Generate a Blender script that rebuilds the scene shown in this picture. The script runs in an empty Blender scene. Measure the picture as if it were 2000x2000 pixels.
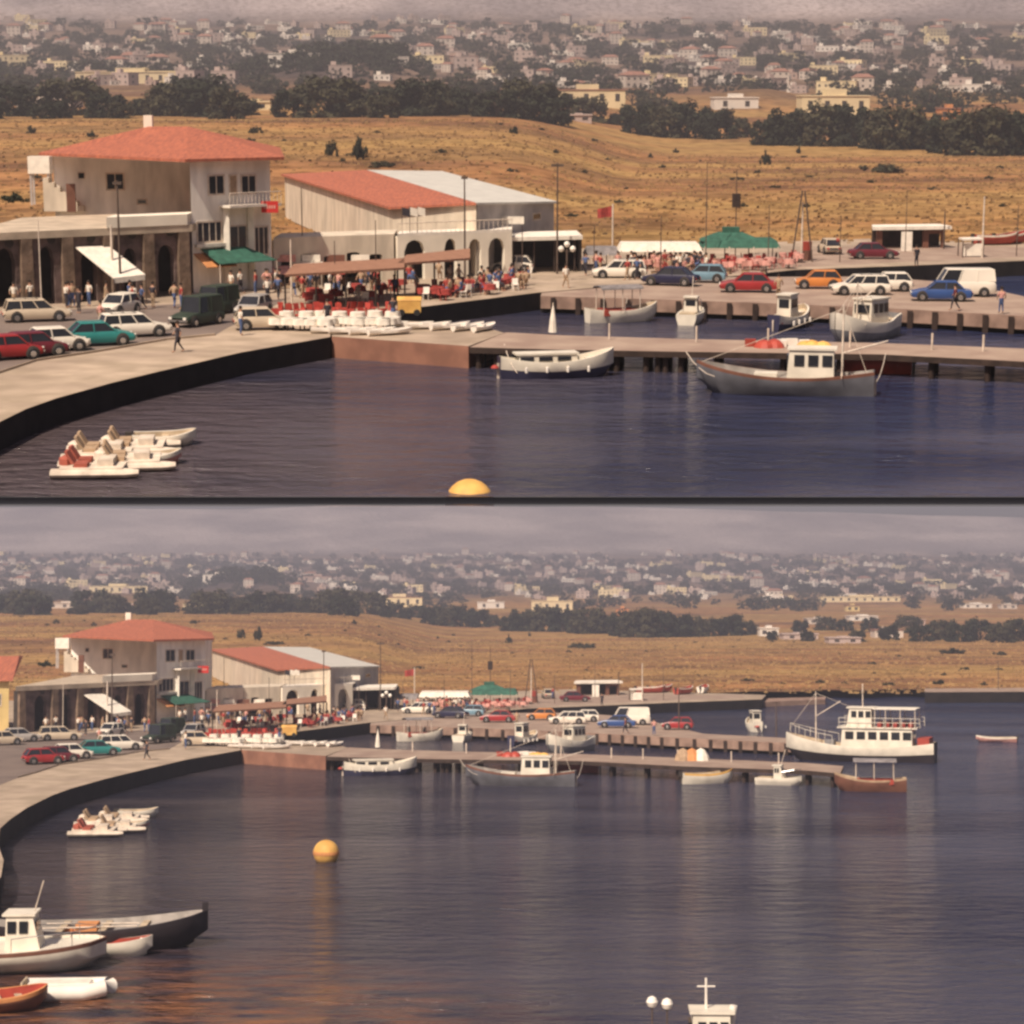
import bpy, math, random
from mathutils import Matrix, Vector
R = math.radians
# ------------------------------------------------------------------ camera, world, sun, exposure
FPX, HC = 4200.0, 16.0                     # focal length in photo pixels (2000 wide); camera height over the water
V0 = {'T': 170.0, 'B': 1162.0}             # horizon row of the upper and of the lower harbour
ANG = {k: math.atan((1000-V0[k])/FPX) for k in V0}
KT = 41.0                                  # the upper harbour is a far, vast terrace beyond the lower one
sc = bpy.context.scene
COL = sc.collection
cam_d = bpy.data.cameras.new('camera'); cam = bpy.data.objects.new('camera', cam_d); COL.objects.link(cam)
cam_d.sensor_width = 36; cam_d.lens = FPX/2000*36; cam_d.clip_start = .5; cam_d.clip_end = 400000
cam.location = (0, 0, HC); cam.rotation_euler = (R(90)-ANG['B'], 0, 0)
sc.camera = cam
SUN_AZ, SUN_EL = R(-152), R(45)            # azimuth clockwise from +y: over the left shoulder
sund = bpy.data.lights.new('sun', 'SUN'); sun = bpy.data.objects.new('sun', sund); COL.objects.link(sun)
sund.energy = 5; sund.angle = R(.8); sund.color = (1, .86, .70)
sd = Vector((math.sin(SUN_AZ)*math.cos(SUN_EL), math.cos(SUN_AZ)*math.cos(SUN_EL), math.sin(SUN_EL)))
sun.rotation_euler = sd.to_track_quat('Z', 'Y').to_euler()
wd = bpy.data.worlds.new('World'); sc.world = wd; wd.use_nodes = True
wn = wd.node_tree; bg = wn.nodes['Background']
sky = wn.nodes.new('ShaderNodeTexSky'); sky.sky_type = 'NISHITA'; sky.sun_disc = False
sky.sun_elevation = SUN_EL; sky.sun_rotation = SUN_AZ; sky.dust_density = 4; sky.air_density = 1; sky.altitude = 20
tint = wn.nodes.new('ShaderNodeMix'); tint.data_type = 'RGBA'; tint.blend_type = 'MULTIPLY'
tint.inputs[0].default_value = 1; tint.inputs[7].default_value = (1, .84, .86, 1)
wn.links.new(sky.outputs[0], tint.inputs[6]); wn.links.new(tint.outputs[2], bg.inputs[0])
bg.inputs[1].default_value = .062
sc.view_settings.view_transform = 'Standard'; sc.view_settings.look = 'None'
sc.view_settings.exposure = .2; sc.view_settings.gamma = 1
sc.render.engine = 'CYCLES'
sc.cycles.max_bounces = 5; sc.cycles.volume_bounces = 0; sc.cycles.pixel_filter_type = 'BLACKMAN_HARRIS'; sc.cycles.filter_width = 2.7
sc.cycles.use_denoising = True

# ------------------------------------------------------------------ the two harbours' frames
WORLD = {'B': Matrix.Identity(4),
         'T': Matrix.Translation((0, 0, HC)) @ Matrix.Scale(KT, 4) @ Matrix.Rotation(ANG['T']-ANG['B'], 4, 'X') @ Matrix.Translation((0, 0, -HC))}
SC = {'T': KT, 'B': 1.0}
VIEW = {'T': 'in the upper view', 'B': 'in the lower view'}
P_ = 'B'                                    # panel being built
def b2t(u, v): return (647+(u-471)*1.622, 401.6+(v-1306)*1.61)
def ray(U, V):
    if P_ == 'T': u, v = U, V
    else: u, v = 471+(U-647)/1.622, 1306+(V-401.6)/1.61
    a = ANG[P_]; x, y, z = u-1000, FPX, 1000-v
    y, z = y*math.cos(a)+z*math.sin(a), -y*math.sin(a)+z*math.cos(a)
    return x/y, z/y
def P(U, V, z=1.3):                          # the point at height z seen at U, V (one common measure for both harbours)
    rx, rz = ray(U, V); d = (z-HC)/rz
    return Vector((rx*d, d, z))
def PB(u, v, z=0): return P(*b2t(u, v), z)
def at(p, V):                                # height over p's spot seen at row V
    k = 0
    rx, rz = ray(1000, V)
    return HC+rz*p.y
KD = {'T': 1.0, 'B': 1.61}
def PD(U, V, D):
    rx, rz = ray(U, V); d = D*KD[P_]
    return Vector((rx*d, d, HC+rz*d))
def onwall(A, B, U, V):                      # where the sight line U,V meets the upright plane through A, B
    rx, rz = ray(U, V); dx, dy = B.x-A.x, B.y-A.y
    t = (A.x*dy-A.y*dx)/(rx*dy-dx)
    return Vector((rx*t, t, HC+rz*t))
def sm(a, b, x):
    t = max(0, min(1, (x-a)/(b-a))); return t*t*(3-2*t)

# ------------------------------------------------------------------ materials
MATS = {}
def mat(name, col, rough=.8, var=.25, ns=1.0, stretch=(1, 1, 1), col2=None, metal=0, bump=0, bs=4, spec=.3, detail=5, streak=None):
    key = (P_, name)
    if key in MATS: return MATS[key]
    m = bpy.data.materials.new(name); m.use_nodes = True; nt = m.node_tree; b = nt.nodes['Principled BSDF']
    b.inputs['Roughness'].default_value = rough; b.inputs['Metallic'].default_value = metal
    b.inputs['Specular IOR Level'].default_value = spec
    tc = nt.nodes.new('ShaderNodeTexCoord'); mp = nt.nodes.new('ShaderNodeMapping'); mp.inputs['Scale'].default_value = stretch
    nt.links.new(tc.outputs['Object'], mp.inputs[0])
    nz = nt.nodes.new('ShaderNodeTexNoise'); nz.inputs['Scale'].default_value = ns; nz.inputs['Detail'].default_value = detail
    nt.links.new(mp.outputs[0], nz.inputs[0])
    cr = nt.nodes.new('ShaderNodeValToRGB'); cr.color_ramp.elements[0].position = .36; cr.color_ramp.elements[1].position = .64
    c2 = col2 or tuple(c*(1-var) for c in col); c1 = col if col2 else tuple(min(1, c*(1+var*.4)) for c in col)
    cr.color_ramp.elements[0].color = (*c2, 1); cr.color_ramp.elements[1].color = (*c1, 1)
    nt.links.new(nz.outputs[0], cr.inputs[0]); out = cr.outputs[0]
    if streak:                               # a second, coarser pattern over the first
        s, st, amt, c3 = streak
        mp2 = nt.nodes.new('ShaderNodeMapping'); mp2.inputs['Scale'].default_value = st; nt.links.new(tc.outputs['Object'], mp2.inputs[0])
        n2 = nt.nodes.new('ShaderNodeTexNoise'); n2.inputs['Scale'].default_value = s; n2.inputs['Detail'].default_value = 6; nt.links.new(mp2.outputs[0], n2.inputs[0])
        r2 = nt.nodes.new('ShaderNodeValToRGB'); r2.color_ramp.elements[0].position = .42; r2.color_ramp.elements[1].position = .62
        r2.color_ramp.elements[0].color = (0, 0, 0, 1); r2.color_ramp.elements[1].color = (amt,)*3+(1,)
        nt.links.new(n2.outputs[0], r2.inputs[0])
        mx = nt.nodes.new('ShaderNodeMix'); mx.data_type = 'RGBA'; nt.links.new(r2.outputs[0], mx.inputs[0])
        nt.links.new(out, mx.inputs[6]); mx.inputs[7].default_value = (*c3, 1); out = mx.outputs[2]
    nt.links.new(out, b.inputs['Base Color'])
    if bump:
        n3 = nt.nodes.new('ShaderNodeTexNoise'); n3.inputs['Scale'].default_value = bs; n3.inputs['Detail'].default_value = 4; nt.links.new(mp.outputs[0], n3.inputs[0])
        bp = nt.nodes.new('ShaderNodeBump'); bp.inputs['Distance'].default_value = bump*SC[P_]; nt.links.new(n3.outputs[0], bp.inputs['Height'])
        nt.links.new(bp.outputs[0], b.inputs['Normal'])
    MATS[key] = m; return m
PAL = dict(
    plaster=((.66, .57, .45), dict(ns=.8, var=.22, stretch=(1, 1, .35))), cream=((.84, .77, .64), dict(ns=.4, var=.14)), white=((.80, .74, .64), dict(ns=1.5, var=.15)),
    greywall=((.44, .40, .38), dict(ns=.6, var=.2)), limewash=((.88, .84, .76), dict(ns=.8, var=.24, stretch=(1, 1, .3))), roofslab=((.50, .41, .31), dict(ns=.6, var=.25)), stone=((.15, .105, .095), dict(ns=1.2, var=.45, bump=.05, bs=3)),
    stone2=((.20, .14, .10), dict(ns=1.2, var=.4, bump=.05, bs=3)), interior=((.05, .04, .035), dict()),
    rooftile=((.46, .15, .085), dict(ns=1.2, col2=(.30, .10, .065), stretch=(4.5, .5, .5), bump=.04, bs=6)), metalroof=((.62, .60, .54), dict(ns=.8, var=.15, rough=.5)),
    orange=((.60, .26, .10), dict(ns=1, var=.2)), yellowwall=((.66, .50, .22), dict(ns=.5, var=.12)),
    concrete=((.46, .36, .27), dict(ns=.5, col2=(.32, .25, .18), streak=(.15, (1, 2, 1), .5, (.24, .18, .14)))),
    road=((.20, .155, .13), dict(ns=.3, col2=(.15, .115, .10))), jetty=((.36, .27, .21), dict(ns=.4, col2=(.27, .19, .15))),
    wetshadewall=((.014, .010, .010), dict(ns=.8, var=.5)), redwall=((.31, .15, .10), dict(ns=.6, col2=(.20, .095, .065))), pinkwall=((.33, .22, .17), dict(ns=.8, col2=(.2, .13, .1))),  # water-side walls: wet dark stone, with their shade put into the colour
    timber=((.13, .075, .05), dict(ns=1.5, var=.4)), darktimber=((.045, .028, .022), dict(ns=1.5, var=.4)), reed=((.36, .19, .12), dict(ns=2, col2=(.22, .11, .07), stretch=(1, 4, 1))),
    glass=((.02, .022, .028), dict(rough=.12, var=.2, spec=.6)), tyre=((.02, .02, .02), dict()), chrome=((.5, .5, .5), dict(rough=.25, metal=.9)),
    redcloth=((.36, .055, .045), dict(ns=4, var=.3)), redplastic=((.42, .06, .045), dict(rough=.5)), whiteplastic=((.78, .72, .64), dict(rough=.45, var=.12)),
    greencloth=((.035, .12, .085), dict(ns=2, var=.3)), whitecloth=((.76, .70, .60), dict(ns=2, var=.15)), greycloth=((.22, .20, .20), dict(ns=2, var=.3)),
    signred=((.50, .03, .025), dict(var=.08)), post=((.10, .07, .055), dict(ns=2)), whitepost=((.66, .56, .46), dict(ns=2)),
    yellow=((.72, .43, .12), dict(ns=1.2, col2=(.55, .30, .08), rough=.6)), globe=((.8, .76, .68), dict(rough=.3, var=.05)),
    hullwhite=((.72, .66, .55), dict(rough=.4, ns=1, var=.15)), hullblue=((.035, .035, .07), dict(rough=.4, ns=1)), hullslate=((.12, .12, .135), dict(rough=.5, ns=1)), hullgrey=((.22, .215, .22), dict(rough=.5, ns=1)),
    hulldark=((.03, .024, .028), dict(rough=.5, ns=1)), redpaint=((.36, .06, .04), dict(rough=.5, ns=1)), deck=((.50, .40, .28), dict(ns=2)), brownpaint=((.17, .075, .05), dict(rough=.5)),
    deckgrey=((.36, .33, .30), dict(ns=2)), tealpaint=((.03, .20, .19), dict(rough=.3, var=.1)), carwhite=((.74, .68, .58), dict(rough=.3, var=.06)), carbeige=((.52, .43, .32), dict(rough=.35, var=.08)),
    carred=((.30, .028, .03), dict(rough=.3, var=.1)), carmaroon=((.13, .02, .03), dict(rough=.3, var=.1)), carblue=((.03, .07, .21), dict(rough=.3, var=.1)), carnavy=((.02, .02, .05), dict(rough=.3, var=.1)),
    carlight=((.16, .27, .34), dict(rough=.3, var=.1)), cargreen=((.035, .05, .035), dict(rough=.5, var=.2)), carorange=((.55, .20, .05), dict(rough=.35, var=.1)), carsilver=((.40, .37, .34), dict(rough=.3, var=.1)),
    skin=((.42, .24, .16), dict(var=.05)), hair=((.03, .02, .015), dict()), pinkcloth=((.60, .30, .25), dict(ns=3)), bluecloth=((.08, .12, .25), dict(ns=3)), darkcloth=((.04, .035, .045), dict(ns=3)), tan=((.40, .28, .18), dict(ns=3)),
    leaf=((.026, .030, .014), dict(ns=3, col2=(.013, .015, .008), rough=.9)), leafolive=((.060, .054, .026), dict(ns=3, col2=(.03, .028, .015), rough=.9)), bark=((.08, .055, .04), dict(ns=3)),
    town1=((.58, .50, .43), dict(ns=.2, var=.1)), town2=((.46, .36, .32), dict(ns=.2, var=.1)), town3=((.70, .64, .57), dict(ns=.2, var=.08)), town4=((.42, .30, .25), dict(ns=.2, var=.1)), townroof=((.30, .15, .11), dict(ns=.5)),
    town5=((.70, .58, .36), dict(ns=.2, var=.1)), weathered=((.62, .53, .43), dict(ns=2, var=.25)), rustred=((.34, .09, .06), dict(ns=2, var=.3)), weed=((.13, .085, .045), dict(ns=.1)), straw=((.38, .24, .10), dict(ns=.1, col2=(.22, .13, .06))), black=((.004, .004, .005), dict(var=0, spec=0)), rubber=((.06, .04, .035), dict()))
def M(n):
    c, kw = PAL[n]; return mat(n, c, **kw)

# ------------------------------------------------------------------ mesh builder
class MB:
    def __init__(s): s.v = []; s.f = []; s.m = []
    def add(s, vs, fs, mi=0):
        o = len(s.v); s.v += [tuple(v) for v in vs]; s.f += [tuple(i+o for i in f) for f in fs]; s.m += [mi]*len(fs); return s
    def box(s, x0, x1, y0, y1, z0, z1, mi=0, T=None):
        vs = [Vector((x, y, z)) for z in (z0, z1) for y in (y0, y1) for x in (x0, x1)]
        if T: vs = [T @ v for v in vs]
        return s.add(vs, [(0, 2, 3, 1), (4, 5, 7, 6), (0, 1, 5, 4), (2, 6, 7, 3), (0, 4, 6, 2), (1, 3, 7, 5)], mi)
    def hexa(s, a, b, mi=0):                 # bottom ring a, top ring b
        n = len(a)
        return s.add(list(a)+list(b), [tuple(range(n-1, -1, -1)), tuple(range(n, 2*n))]+[(i, (i+1) % n, n+(i+1) % n, n+i) for i in range(n)], mi)
    def prism(s, pts, z0, z1, top=0, side=0):
        n = len(pts); ar = sum(pts[i].x*pts[(i+1) % n].y-pts[(i+1) % n].x*pts[i].y for i in range(n))
        if ar < 0: pts = list(reversed(pts))
        o = len(s.v); s.v += [(p.x, p.y, z0) for p in pts]+[(p.x, p.y, z1) for p in pts]
        s.f.append(tuple(range(o+n, o+2*n))); s.m.append(top)
        for i in range(n): s.f.append((o+i, o+(i+1) % n, o+n+(i+1) % n, o+n+i)); s.m.append(side)
        return s
    def tube(s, pts, r, n=8, mi=0, r2=None):
        pts = [Vector(p) for p in pts]; rings = []; m = len(pts)
        for i, p in enumerate(pts):
            d = (pts[min(i+1, m-1)]-pts[max(i-1, 0)]).normalized()
            a = d.orthogonal().normalized(); b = d.cross(a)
            rr = r if r2 is None else r+(r2-r)*i/(m-1)
            rings.append([p+(a*math.cos(t)+b*math.sin(t))*rr for t in (2*math.pi*k/n for k in range(n))])
        return s.loft(rings, mi)
    def loft(s, rings, mi=0, caps=True, closed=True):
        n = len(rings[0]); vs = [v for r in rings for v in r]; fs = []
        for i in range(len(rings)-1):
            for k in range(n if closed else n-1):
                fs.append((i*n+k, i*n+(k+1) % n, (i+1)*n+(k+1) % n, (i+1)*n+k))
        if caps: fs += [tuple(range(n-1, -1, -1)), tuple(range((len(rings)-1)*n, len(rings)*n))]
        return s.add(vs, fs, mi)
    def lathe(s, prof, c=(0, 0, 0), n=14, mi=0):
        c = Vector(c)
        return s.loft([[c+Vector((r*math.cos(2*math.pi*k/n), r*math.sin(2*math.pi*k/n), z)) for k in range(n)] for r, z in prof], mi)
    def wheel(s, c, r, w, n=16, mi=0, axis='y'):
        pr = [(r*.9, -w/2), (r, -w*.3), (r, w*.3), (r*.9, w/2)]; c = Vector(c)
        return s.loft([[c+Vector((q*math.cos(2*math.pi*k/n), h, q*math.sin(2*math.pi*k/n))) for k in range(n)] for q, h in pr], mi)
    def mesh(s, name, mats, off=None, smooth=False):
        me = bpy.data.meshes.new(name)
        vs = s.v if off is None else [(x-off.x, y-off.y, z-off.z) for x, y, z in s.v]
        me.from_pydata(vs, [], s.f)
        for m in mats: me.materials.append(M(m) if isinstance(m, str) else m)
        if len(mats) > 1: me.polygons.foreach_set('material_index', s.m)
        if smooth:
            me.polygons.foreach_set('use_smooth', [True]*len(me.polygons))
            try: me.set_sharp_from_angle(angle=R(38))
            except Exception: pass
        me.update(); return me

def props(o, label=None, cat=None, group=None, kind=None, view=True):
    if kind: o['kind'] = kind
    if label: o['label'] = label+(' '+VIEW[P_] if view else '')
    if cat: o['category'] = cat
    if group: o['group'] = group+(' '+VIEW[P_] if view else '')
    return o
def put(o, loc, rz=0, scale=1, tilt=0):
    s = scale if isinstance(scale, tuple) else (scale,)*3
    o.matrix_world = WORLD[P_] @ Matrix.Translation(loc) @ Matrix.Rotation(rz, 4, 'Z') @ Matrix.Rotation(tilt, 4, 'X') @ Matrix.Diagonal((*s, 1))
def single(name, mb, mats, label, cat, loc=None, rz=0, group=None, kind=None, smooth=False, scale=1):
    """one mesh, given round its own origin (loc set) or in harbour coordinates (loc None)"""
    if isinstance(mb, bpy.types.Mesh): me = mb
    else:
        off = None
        if loc is None:
            n = len(mb.v); off = Vector((sum(v[0] for v in mb.v)/n, sum(v[1] for v in mb.v)/n, min(v[2] for v in mb.v))); loc = off
        me = mb.mesh(name, mats, off, smooth)
    o = bpy.data.objects.new(name, me); COL.objects.link(o); put(o, loc, rz, scale)
    return props(o, label, cat, group, kind)
class Thing:
    """an Empty with parts given in harbour coordinates"""
    def __init__(s, name, label, cat, loc, group=None):
        s.loc = Vector(loc); s.o = bpy.data.objects.new(name, None); COL.objects.link(s.o); put(s.o, s.loc); props(s.o, label, cat, group)
    def part(s, name, mb, mats, parent=None, label=None, smooth=False):
        o = bpy.data.objects.new(name, mb.mesh(name, mats, s.loc, smooth)); COL.objects.link(o)
        o.parent = parent or s.o
        if label: o['label'] = label
        return o
def spawn(rec, name, label, cat, loc, rz=0, group=None, scale=1, tilt=0):
    """rec: list of (part name, mesh, [sub-parts])"""
    r = bpy.data.objects.new(name, None); COL.objects.link(r); put(r, loc, rz, scale, tilt); props(r, label, cat, group)
    def kids(par, lst):
        for it in lst:
            o = bpy.data.objects.new(it[0], it[1]); COL.objects.link(o); o.parent = par
            if len(it) > 2: kids(o, it[2])
    kids(r, rec); return r
CACHE = {}
def cached(fn):
    def w(*a):
        k = (P_, fn.__name__)+a
        if k not in CACHE: CACHE[k] = fn(*a)
        return CACHE[k]
    return w

# ------------------------------------------------------------------ recipes: vehicles
@cached
def car(kind, colr):
    S = dict(sedan=(4.3, 1.62, 1.38), estate=(4.3, 1.62, 1.42), hatch=(3.5, 1.5, 1.36), jeep=(3.9, 1.65, 1.85), van=(4.5, 1.75, 1.98))[kind]
    L, W, Hh = S; h = W/2; x0, x1 = -L/2, L/2; wr = .31; belt = .86 if kind != 'van' else 1.12
    wx = (-L*.30, L*.31)
    def ringx(x, zb, zt, w, wt):
        return [(x, -w*.92, zb), (x, -w, zb+.2), (x, -w, zt-.16), (x, -wt, zt), (x, wt, zt), (x, w, zt-.16), (x, w, zb+.2), (x, w*.92, zb)]
    b = MB()
    hood = belt-.06 if kind != 'van' else 1.05
    st = [(x0, .42, belt-.25, .86), (x0+.12, .26, belt-.08, .97), (x0+.7, .22, belt, 1), (0, .2, belt, 1), (x1-1.15, .2, belt, 1), (x1-.7, .22, hood, .99), (x1-.12, .28, hood-.14, .95), (x1, .42, hood-.3, .84)]
    b.loft([[Vector(p) for p in ringx(x, zb, zt, h*k, h*k*.9)] for x, zb, zt, k in st])
    for x in wx:                             # dark wheel arches
        for s_ in (-1, 1):
            b.wheel((x, s_*(h-.05), wr+.04), wr+.09, .12, 14, 1)
    body = b.mesh('body', [colr, 'interior'], smooth=True)
    if kind == 'sedan': cx = [(-1.55, -1.0), (1.0, .40)]
    elif kind == 'estate': cx = [(-2.0, -1.80), (1.05, .45)]
    elif kind == 'hatch': cx = [(-1.62, -1.25), (.85, .35)]
    elif kind == 'jeep': cx = [(-1.85, -1.75), (.65, .45)]
    else: cx = [(-2.15, -2.05), (1.75, 1.25)]
    wb, wt, zt = h*.9, h*.76, Hh-.05
    (ba, ta), (bb, tb) = cx
    gl = MB()
    lo = [(ba, -wb), (bb, -wb), (bb, wb), (ba, wb)]; hi = [(ta, -wt), (tb, -wt), (tb, wt), (ta, wt)]
    gl.hexa([Vector((x, y, belt-.03)) for x, y in lo], [Vector((x, y, zt)) for x, y in hi])
    rf = MB(); rf.hexa([Vector((x*1.01, y*1.03, zt)) for x, y in hi], [Vector((x*.96, y*.9, Hh+.02)) for x, y in hi])
    npil = [0, .34, .68, 1] if kind in ('estate', 'van') else [0, .5, 1]
    for t in npil:
        for s_ in (-1, 1):
            a = Vector((ba+(bb-ba)*t, s_*(wb+.015), belt-.02)); c = Vector((ta+(tb-ta)*t, s_*(wt+.015), zt+.02)); rf.tube([a, c], .045, 4)
    if kind in ('van', 'jeep'):
        for s_ in (-1, 1):                   # panelled rear sides
            y0, y1 = s_*(wb+.012), s_*(wt+.012); a0, a1 = ba-.01, ba+(bb-ba)*.66; c0, c1 = ta-.01, ta+(tb-ta)*.66
            rf.hexa([Vector((a0, y0*.97, belt-.02)), Vector((a1, y0*.97, belt-.02)), Vector((a1, y0, belt-.02)), Vector((a0, y0, belt-.02))],
                    [Vector((c0, y1*.97, zt)), Vector((c1, y1*.97, zt)), Vector((c1, y1, zt)), Vector((c0, y1, zt))])
    ty = MB(); tyre = ty.wheel((0, 0, 0), wr, .2).mesh('tyre', ['tyre'], smooth=True)
    parts = [('body', body), ('window', gl.mesh('window', ['glass'])), ('roof', rf.mesh('roof', [colr], smooth=True))]
    for x in wx:
        for s_ in (-1, 1):
            w = MB().wheel((x, s_*(h-.02), wr), wr, .2).mesh('wheel', ['tyre'], smooth=True)
            rm = MB().wheel((x, s_*(h+.075), wr), wr*.55, .03).mesh('rim', ['chrome'])
            parts.append(('wheel', w, [('rim', rm)]))
    for xx in (x0-.03, x1-.05):
        parts.append(('bumper', MB().box(xx, xx+.08, -h*.9, h*.9, .38, .5).mesh('bumper', ['chrome'])))
    for s_ in (-1, 1):
        parts.append(('headlight', MB().box(x1-.08, x1+.01, s_*h*.68-.11, s_*h*.68+.11, .52, .66).mesh('headlight', ['globe'])))
        parts.append(('tail_light', MB().box(x0-.01, x0+.06, s_*h*.7-.1, s_*h*.7+.1, .5, .64).mesh('tail_light', ['signred'])))
    if kind == 'estate':
        rk = MB()
        for x in (-1.4, -.7, 0): rk.box(x-.02, x+.02, -wt*.85, wt*.85, Hh+.05, Hh+.09)
        for s_ in (-1, 1): rk.box(-1.5, .1, s_*wt*.8-.02, s_*wt*.8+.02, Hh+.0, Hh+.055)
        parts.append(('roof_rack', rk.mesh('roof_rack', ['chrome'])))
    return parts

# ------------------------------------------------------------------ recipes: boats
def hull_mb(L, B, H, bowrise=.5, sternrise=.15, full=.55, transom=.7, draft=.25, inner=.3, stripe=True, n=18):
    """bow at +x; material 0 hull, 1 gunwale stripe, 2 inside deck"""
    m = MB(); rings = []; top = []
    for i in range(n+1):
        t = i/n; x = -L/2+L*t
        w = B/2*((transom+(1-transom)*sm(0, .45, t)) if t < full else math.sqrt(max(0, 1-((t-full)/(1-full))**2.1)))
        w = max(w, .03)
        zt = H+bowrise*max(0, (t-.45)/.55)**2+sternrise*max(0, (.4-t)/.4)**2
        flare = .72-.25*t; zb = -draft+(.0 if t < .85 else (t-.85)/.15*draft*1.4)
        xb = x-(.06*L*max(0, (t-.8)/.2)*1.0)
        rings.append([Vector((x, -w, zt)), Vector((x, -w*1.01, zt-.16)), Vector((x*.99+xb*.01, -w*(.94), zt*.45)), Vector((xb, -w*flare, zb+.12)), Vector((xb, 0, zb)),
                      Vector((xb, w*flare, zb+.12)), Vector((x*.99+xb*.01, w*.94, zt*.45)), Vector((x, w*1.01, zt-.16)), Vector((x, w, zt))])
        top.append((x, w, zt))
    nr = 9; vs = [v for r in rings for v in r]; fs = []; ms = []
    o = len(m.v); m.v += [tuple(v) for v in vs]
    for i in range(n):
        for k in range(nr-1):
            m.f.append((o+i*nr+k, o+i*nr+k+1, o+(i+1)*nr+k+1, o+(i+1)*nr+k)); m.m.append(1 if (stripe and k in ((0, nr-2) if stripe != 2 else (0, 1, nr-2, nr-3))) else 0)
    m.f.append(tuple(o+k for k in range(nr))); m.m.append(0)
    # rim and sunken deck
    o2 = len(m.v)
    for x, w, zt in top:
        wi = max(w-.12, .01); zd = zt-inner
        m.v += [(x, -w, zt), (x*.985, -wi, zt), (x*.985, -wi, zd), (x*.985, wi, zd), (x*.985, wi, zt), (x, w, zt)]
    for i in range(n):
        for k, mi in ((0, 1), (1, 2), (2, 2), (3, 2), (4, 1)):
            m.f.append((o2+i*6+k+1, o2+i*6+k, o2+(i+1)*6+k, o2+(i+1)*6+k+1)); m.m.append(mi)
    m.f.append((o2, o2+1, o2+2, o2+3, o2+4, o2+5)); m.m.append(0)
    return m
def cabin_mb(x0, x1, w, z0, z1, rake=.15, roof=.1, over=.12):
    m = MB(); m.hexa([Vector((x0, -w, z0)), Vector((x1, -w, z0)), Vector((x1, w, z0)), Vector((x0, w, z0))],
                     [Vector((x0+.04, -w*.92, z1)), Vector((x1-rake, -w*.92, z1)), Vector((x1-rake, w*.92, z1)), Vector((x0+.04, w*.92, z1))])
    m.box(x0-over, x1-rake+over, -w-.02, w+.02, z1, z1+roof)
    return m
def cab_windows(x0, x1, w, z0, z1, k=3):
    zc0, zc1 = z0+(z1-z0)*.52, z0+(z1-z0)*.86; dx = (x1-x0-.3)/k; out = []
    def w1(*b): out.append(('window', MB().box(*b).mesh('window', ['glass'])))
    for i in range(k):
        for s_ in (-1, 1): w1(x0+.1+i*dx, x0+.1+i*dx+dx*.72, s_*w*.97-.03, s_*w*.97+.03, zc0, zc1)
    w1(x1-.14, x1+.0, -w*.75, w*.75, zc0, zc1-.05); w1(x0-.0, x0+.05, -w*.7, w*.7, zc0, zc1)
    return out
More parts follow.
